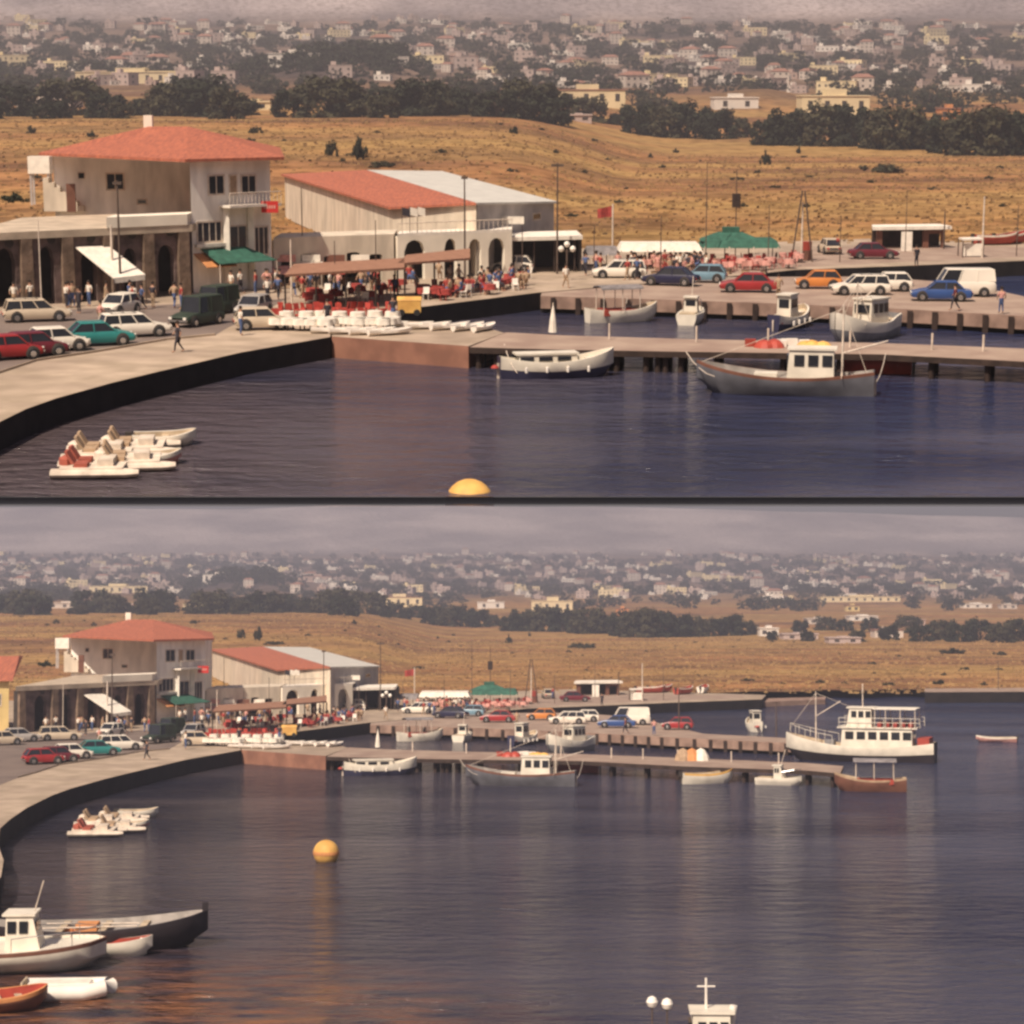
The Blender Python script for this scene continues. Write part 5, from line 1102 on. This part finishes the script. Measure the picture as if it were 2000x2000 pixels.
    PP = [(349, 688, 'walk', 'person in dark clothes walking on the pale promenade'), (470, 655, 'stand', 'person standing left of the low pale car at the quay corner'), (197, 642, 'walk', 'person crossing the road behind the teal car'),
          (155, 612, 'stand', 'person in dark clothes standing right of the beige estate car'), (355, 604, 'stand', 'person in red standing left of the green trucks'), (452, 576, 'stand', 'person in pale shirt under the green awning'),
          (470, 573, 'walk', 'person walking out from under the green awning'), (500, 575, 'stand', 'person standing at the shop row corner'), (520, 572, 'walk', 'person walking past the shop row'),
          (640, 640, 'stand', 'dark figure standing among the red cafe chairs'), (768, 632, 'stand', 'dark figure at the corner of the quay cafe'), (880, 560, 'stand', 'waiter in white at the right pergola'),
          (896, 562, 'walk', 'person in pale clothes walking by the arches'), (940, 566, 'walk', 'person in white near the terrace wall'), (1105, 562, 'walk', 'person in pale shirt by the globe lamp'),
          (1245, 545, 'stand', 'person in white leaning by the white pickup car'), (1258, 543, 'stand', 'person in pink beside the white pickup car'), (1520, 584, 'walk', 'person in brown on the jetty by the cream cabin boat'),
          (1865, 606, 'walk', 'person in maroon at the front of the blue saloon'), (1955, 612, 'stand', 'person in pink at the right end of the car row'), (28, 602, 'stand', 'person in white at the left arch of the arcade'),
          (60, 598, 'stand', 'person in pale clothes before the second arch'), (175, 598, 'stand', 'person in white under the slanted awning'), (208, 600, 'walk', 'person in brown under the slanted awning'),
          (1790, 520, 'stand', 'dark figure on the far quay edge'), (1635, 497, 'walk', 'person walking on the far quay by the field')]
    for i, (u, v, po, lab) in enumerate(PP):
        top = 'redcloth' if 'in red' in lab else 'darkcloth' if 'dark' in lab else 'pinkcloth' if 'pink' in lab else 'tan' if 'brown' in lab else 'carmaroon' if 'maroon' in lab else 'whitecloth' if ('white' in lab.split('in ')[-1][:6] or 'pale' in lab) else cols[i % 6]
        spawn(person(po, top, bots[i % 3]), 'person', lab, 'person', P(u, v, 1.31), R(rg.uniform(0, 360)))
    for i in range(54):
        u = 830+300*rg.random() if i % 2 else rg.uniform(1230, 1380); v = (598-(u-820)*.125-rg.uniform(6, 24)) if i % 2 else 532-rg.uniform(0, 12)
        if i % 2 and u > 1040: u -= 260
        spawn(person('sit', cols[i % 6], bots[i % 3]), 'person', 'person seated at the %s' % ('terrace tables by the arches' if i % 2 else 'far cafe under the white canopy'), 'person', P(u, v, 1.3), R(rg.uniform(0, 360)), 'seated people at the '+('terrace' if i % 2 else 'far cafe'))
    for i in range(46):
        if i < 22: u, v, w_ = rg.uniform(520, 780), rg.uniform(562, 590), 'among the crowd before the shop row'
        elif i < 36: u, v, w_ = rg.uniform(1140, 1400), rg.uniform(530, 548), 'in the crowd around the white canopy'
        else: u, v, w_ = rg.uniform(10, 360), rg.uniform(594, 606), 'in front of the stone arcade'
        spawn(person(('stand', 'walk')[i % 2], cols[(i*5) % 6], bots[i % 3]), 'person', 'person '+w_, 'person', P(u, v, 1.31), R(rg.uniform(0, 360)), 'people '+w_)
    for i, (u, v, vt) in enumerate(((655, 588, 470), (735, 580, 430), (1020, 556, 440), (1160, 540, 440), (1290, 535, 420), (1500, 520, 400), (1640, 512, 420), (1985, 500, 400))):
        pole(u, v, vt, ['dark terrace pole among the red chairs', 'thin dark pole between hall and pergola', 'short dark pole at the terrace end', 'dark pole by the grey canopy', 'thin pole behind the white canopy', 'thin pole right of the green tent', 'thin dark pole on the far quay left of the kiosk', 'dark pole at the shelter'][i], r=.05)
    for u0, v0, z0, u1, v1, z1, lab in ((1010, 728, 1.0, 985, 672, 1.3, 'mooring rope from the white and blue boat to the pier'), (1712, 745, 1.3, 1730, 690, 1.3, 'mooring rope from the grey boat stern to the pier'), (1395, 735, 1.8, 1340, 687, 1.3, 'mooring rope from the grey boat bow to the pier'), (1215, 612, 1.2, 1225, 582, 1.3, 'mooring rope from the grey canopy boat to the jetty'), (1690, 635, 1.3, 1700, 600, 1.3, 'mooring rope from the broad grey boat to the jetty')):
        a, b = P(u0, v0, z0), P(u1, v1, z1); m = (a+b)/2-Vector((0, 0, .25)); single('mooring_rope', MB().tube([a, (a+m)/2-Vector((0, 0, .08)), m, (b+m)/2-Vector((0, 0, .08)), b], .025, 5), ['whitepost'], lab, 'rope')
    cr8 = [('side', MB().box(-.3, .3, -.2, .2, 0, .26).mesh('side', ['tan'])), ('rim', MB().box(-.32, .32, -.22, .22, .24, .30).mesh('rim', ['timber']))]
    for i in range(22):
        u = rg.uniform(560, 780) if i < 10 else rg.uniform(1140, 1560); v = rg.uniform(560, 572) if i < 10 else rg.uniform(535, 540)-(u-1140)*.012
        spawn(cr8, 'crate', 'tan wooden crate on the ground '+('before the shop row' if i < 10 else 'beside the far cafe'), 'crate', P(u, v, 1.3), rg.uniform(0, 3), 'crates '+('before the shop row' if i < 10 else 'beside the far cafe'))
    # pier clutter
    for u, v, c, lab in ((1480, 678, 'redpaint', 'pile of red brown nets on the pier'), (1575, 680, 'yellow', 'pile of yellow nets and crates on the pier'), (1545, 676, 'whiteplastic', 'stack of white crates on the pier')):
        p = P(u, v, 1.27); t = Thing('net_pile' if 'nets' in lab else 'crate_stack', lab, 'nets' if 'nets' in lab else 'crates', p); rr = random.Random(u)
        for k in range(5):
            x, y = rr.uniform(-1, 1), rr.uniform(-.4, .4)
            if c == 'whiteplastic' or k > 3: t.part('crate', MB().box(p.x+x-.3, p.x+x+.3, p.y+y-.2, p.y+y+.2, 1.272+.004*k, 1.62+.02*k), [c])
            else: t.part('heap', MB().lathe([(.6, 0), (.5, .2), (.3, .38), (.03, .45)], (p.x+x, p.y+y, 1.272), 9), [c])
    for u, v in ((2075, 690),) if not T else ():
        p = P(u, v, 1.27); t = Thing('net_pile', 'heap of pale nets at the widening of the pier', 'nets', p)
        for k in range(3): t.part('heap', MB().lathe([(.8, 0), (.7, .4), (.4, .9), (.03, 1.1)], (p.x+k*.8-.8, p.y, 1.272), 9), [['tan', 'orange', 'whitecloth'][k]])

def countryside():
    T = P_ == 'T'; rg = random.Random(3); umax = 2080 if T else 3300
    leaves = ['leaf', 'leafolive', 'leaf']
    NH = [(1145, 206, 150, 40, 'town5', 'long cream villa with dark windows among the trees'), (1438, 214, 85, 30, 'town3', 'white low house right of the dark tree group'), (1632, 226, 130, 50, 'town5', 'cream house with raised block behind dark trees'),
          (88, 212, 110, 22, 'town1', 'low pale shed at the left of the field brow'), (300, 214, 76, 18, 'town1', 'low pale shed between two tree clumps'), (495, 215, 66, 20, 'town5', 'small cream hut by the tree belt'),
          (250, 164, 200, 30, 'town5', 'long cream building complex behind the tree belt'), (575, 128, 100, 30, 'town3', 'white building at the foot of the rounded hill'), (888, 130, 90, 26, 'town4', 'grey brown barrack block right of the rounded hill'),
          (1130, 238, 50, 16, 'town2', 'small shed below the cream villa'), (850, 222, 46, 22, 'town4', 'small peaked ruin on the field brow'),
          (2610, 192, 250, 22, 'town5', 'very long low cream building beyond the trees'), (2585, 222, 42, 24, 'yellowwall', 'small yellow house amid the village'), (2620, 252, 90, 20, 'town3', 'pale flat roofed house in the village'),
          (2320, 300, 60, 34, 'town3', 'white house at the left end of the village'), (2420, 310, 110, 22, 'town2', 'pinkish long house in the village'), (2700, 305, 90, 34, 'town1', 'pale house with brown openings in the village'), (2560, 322, 100, 22, 'town2', 'low pinkish wall house at the field edge'),
          (2980, 212, 90, 18, 'town3', 'white house far right above the trees'), (3080, 214, 50, 18, 'town1', 'pale house at the extreme right'), (1855, 235, 40, 30, 'orange', 'orange earth hut between the round trees'), (2780, 268, 70, 26, 'town4', 'brown village house near the right trees'), (2480, 262, 80, 22, 'town1', 'pale village house behind the front row')]
    hid = lambda u, v, lift=60: any(abs(u-q[0]) < q[2]/2+6 and q[1]-4 < v < q[1]+lift for q in NH)
    # explicit dark round trees
    fr = [(1245, 262, 62), (1290, 268, 70), (1345, 270, 72), (1400, 272, 58), (1440, 268, 40), (1500, 284, 52), (1545, 284, 74), (1600, 285, 84), (1665, 286, 80), (1715, 290, 60), (1752, 292, 88), (1795, 290, 70), (1866, 300, 84), (1915, 304, 96), (1968, 303, 90), (2030, 303, 80), (2085, 302, 70), (2140, 300, 60), (2200, 298, 70), (2250, 296, 50), (2330, 312, 30), (2440, 316, 36), (2600, 318, 40), (2700, 312, 50), (2800, 316, 60), (2870, 312, 70), (2930, 318, 66), (2990, 314, 74), (3060, 320, 70), (3120, 316, 80),
          (2420, 290, 44), (2500, 282, 50), (2560, 284, 40), (2640, 286, 46), (2760, 290, 60)]
    for i, (u, v, h) in enumerate(fr):
        if u > umax: continue
        p = TROW(u, v); s = h*p.y/FPX*(1 if T else 1/1.62)
        spawn(tree(i % 5, leaves[i % 3], 0), 'broadleaf_tree', 'dense dark round tree at the right field edge', 'tree', p-Vector((0, 0, .1*s)), rg.uniform(0, 6.28), 'dark round trees at the field edge', (s*1.32, s*1.2, s*1.1))
    for i, u in enumerate(range(-150, 1230, 33)):
        v0 = 222+14*sm(900, 1200, u)+rg.uniform(-2, 8); h = rg.uniform(34, 92)
        if rg.random() < .13: continue
        if (465 < u < 540 or 262 < u < 340 or 35 < u < 140): h *= .42
        if 1080 < u < 1225: h *= .62
        p = TROW(u+rg.uniform(-10, 10), v0+3); s = h*p.y/FPX*(1 if T else 1/1.62)
        spawn(tree(i % 5, leaves[(i+1) % 3], 0), 'broadleaf_tree', 'dark bushy tree in the belt along the field brow', 'tree', p-Vector((0, 0, .12*s)), rg.uniform(0, 6.28), 'tree belt along the field brow', (s*1.5, s*1.2, s*1.05))
    n = 1700 if T else 2100; TR = []; HR = []
    for i in range(n):
        u = rg.uniform(-120, umax); D = rg.choice([rg.uniform(720, 1100), rg.uniform(1000, 1500), rg.uniform(1000, 1800), rg.uniform(1300, 1800)])
        if 1380 < u < 1570 and 700 < D < 900: continue
        w_ = sm(950, 1350, u); rv = interp(KN_L, D)*(1-w_)+interp(KN_R, D)*w_
        if D < 1150 and hid(u, rv, 40): continue
        p = TP(u, D); s = rg.uniform(4, 7.5)
        if n1(u/75, D/80) > .30: continue
        TR.append((D, (tree(5+i % 4, leaves[i % 3], 1), p-Vector((0, 0, .6)), rg.uniform(0, 6.28), (s*rg.uniform(1, 1.9), s*1.3, s)))); continue
        spawn(tree(5+i % 4, leaves[i % 3], 1), 'distant_tree', 'dark tree among the distant houses on the slope', 'tree', p-Vector((0, 0, .6)), rg.uniform(0, 6.28), 'distant trees on the slope', (s*rg.uniform(1, 1.8), s*1.3, s))
    for i in range(70):                     # wooded knoll
        u = rg.gauss(640, 105); D = rg.uniform(940, 1010)
        p = TP(u, D)
        if p.z < 18: continue
        s = rg.uniform(6, 9); spawn(tree(5+i % 4, 'leaf', 1), 'knoll_tree', 'dark tree covering the rounded hill behind the fields', 'tree', p-Vector((0, 0, 1.2)), rg.uniform(0, 6.28), 'trees on the rounded hill', (s*1.5, s*1.3, s))
    n = 820 if T else 1050
    for i in range(n):
        u = rg.uniform(-120, umax); D = rg.choice([rg.uniform(1120, 1850), rg.uniform(1200, 1850), rg.uniform(1300, 1850), rg.uniform(900, 1200)])
        p = TP(u, D); s = rg.uniform(.42, .9); k = rg.choice([0, 1, 2, 2, 3, 3, 4, 5, 5, 6, 6, 7, 0, 2])
        if n1(u/75, D/80) < -.12: continue
        HR.append((D, (house(k), p, R(rg.uniform(-35, 35)), (s*1.15, s, s)), k))
    TR.sort(key=lambda q: q[0]); HR.sort(key=lambda q: q[0])
    for D, (rec, p, rz, s3) in TR[:110]: spawn(rec, 'distant_tree', 'dark tree among the distant houses on the slope', 'tree', p, rz, 'distant trees on the slope', s3)
    mass([q[1] for q in TR[110:]], 'far_trees')
    HN = ['pale one storey house', 'tall pale house with red tiled roof', 'pinkish two storey block', 'long low white house', 'pale three storey block with red tiled roof', 'small brown house', 'pinkish two storey flat roofed house', 'long yellowish flat roofed block']
    for D, (rec, p, rz, s3), k in HR[:145]: spawn(rec, 'distant_house', HN[k]+' in the far town', 'house', p, rz, HN[k]+' among the houses', s3)
    mass([q[1] for q in HR[145:]], 'far_town')
    # named houses nearer
    for i, (u, v, w, h, c, lab) in enumerate(NH):
        if u-w/2 > umax: continue
        p = TROW(u, v); k = p.y/FPX*(1 if T else 1/1.62); W, Hh = w*k, h*k; d = max(6, min(W, 14))
        t = Thing('country_house', lab, 'house', p)
        b = MB().box(p.x-W/2, p.x+W/2, p.y, p.y+d, p.z-2, p.z+Hh*.72); b.box(p.x-W*.12, p.x+W*.16, p.y+.8, p.y+d-1, p.z+Hh*.72, p.z+Hh); t.part('wall', b, [c])
        t.part('roof', MB().box(p.x-W/2-.3, p.x+W/2+.3, p.y-.3, p.y+d+.3, p.z+Hh*.72, p.z+Hh*.72+.3), [c if i % 4 else 'townroof'])
        n_ = max(2, int(W/5))
        for j in range(n_):
            x = p.x-W/2+W*(j+.5)/n_; f = MB().box(x-.75, x+.75, p.y-.07, p.y+.1, p.z+Hh*.2, p.z+Hh*.55); t.part('window', f, ['interior'])
    # bushes in the field
    BB = [(648, 306, 34, 44), (702, 312, 44, 50), (60, 262, 30, 20), (1495, 322, 26, 34), (1722, 338, 110, 26), (1005, 262, 26, 18), (860, 300, 30, 12), (180, 268, 26, 16), (500, 262, 40, 20), (1085, 300, 16, 10), (1270, 310, 16, 14), (1320, 300, 18, 12), (750, 330, 90, 18), (1560, 300, 14, 18), (1930, 350, 24, 10),
          (2900, 355, 120, 22), (3050, 360, 60, 20), (2250, 440, 60, 12), (2480, 450, 40, 16), (2560, 452, 30, 14), (2700, 455, 50, 18), (2860, 452, 60, 20), (3000, 456, 40, 18), (2360, 452, 30, 10)]
    for i, (u, v, w, h) in enumerate(BB):
        if u > umax: continue
        p = TROW(u, v); k = p.y/FPX*(1 if T else 1/1.62)
        single('bush', bush(i % 4, leaves[i % 2+1]), None, 'dark scrub bush in the dry field', 'bush', p-Vector((0, 0, .1)), rg.uniform(0, 6.28), 'scrub bushes in the dry field', scale=(w*k*.5, w*k*.4, h*k))
    tu = MB(); dk = MB()
    for i in range(9000 if T else 12000):
        u = rg.uniform(-120, umax); D = rg.uniform(205, 480); p = TP(u, D)
        if P_ and p.z < 1.2: continue
        m_ = tu if rg.random() < .9 else dk; k = rg.uniform(.10, .38)*(1 if m_ is tu else .7); 
        for a in (rg.uniform(0, 3.1), rg.uniform(0, 3.1)):
            dx, dy = math.cos(a)*k*1.3, math.sin(a)*k; m_.add([(p.x-dx, p.y-dy, p.z-.05), (p.x+dx, p.y+dy, p.z-.05), (p.x+dx*.6, p.y+dy*.6, p.z+k*.9), (p.x-dx*.7, p.y-dy*.7, p.z+k*.7)], [(0, 1, 2, 3)])
    single('dry_grass', tu, ['straw'], None, None, kind='stuff'); single('dry_weeds', dk, ['weed'], None, None, kind='stuff')
    for i in range(50):
        u = rg.uniform(-100, umax); D = rg.uniform(250, 470); p = TP(u, D); k = rg.uniform(.25, .8)
        single('bush', bush(i % 4, leaves[1]), None, 'tiny tuft of scrub dotted over the dry field', 'bush', p, rg.uniform(0, 6.28), 'tiny scrub tufts in the dry field', scale=(k*rg.uniform(1, 2.5), k, k))

for P_ in ('B', 'T'):
    if P_ == 'B': c = PB(170, 2010, 0); o = Vector((40, 295, 0)); WATER_OFF['B'] = (tuple(c-o), 6, 19)
    else: WATER_OFF['T'] = ((-60, -60, 0), 1, 2)
    setting(); jetties(); buildings(); vehicles(); boats(); small_things(); countryside()
    if P_ == 'B':
        e = (1162-989.5)/FPX; yf = 3440; y0 = -6
        haze([Vector((-160, y0, -3)), Vector((200, y0, -3)), Vector((1500, yf, -3)), Vector((-1300, yf, -3))],
             [Vector((-160, y0, HC+.25)), Vector((200, y0, HC+.25)), Vector((1500, yf, HC+e*yf)), Vector((-1300, yf, HC+e*yf))], 4.4e-4, (.75, .76, .90))
    else:
        yf = P(1000, 970, 0).y
        rx = 100
        # black bar put in as the divider between the two harbour views
        sw = MB().box(-rx, rx, yf-.16, yf-.11, at(Vector((0, yf-.16, 0)), 985), -.002); single('divider_bar', sw, ['black'], 'black divider bar between the two harbours across the whole width', 'wall')
        haze([Vector((-110, yf-.1, -2.5)), Vector((110, yf-.1, -2.5)), Vector((1400, 2320, -3)), Vector((-1400, 2320, -3))],
             [Vector((-110, yf-.1, 175)), Vector((110, yf-.1, 175)), Vector((1400, 2320, 175)), Vector((-1400, 2320, 175))], 4.4e-4, (.78, .75, .80))
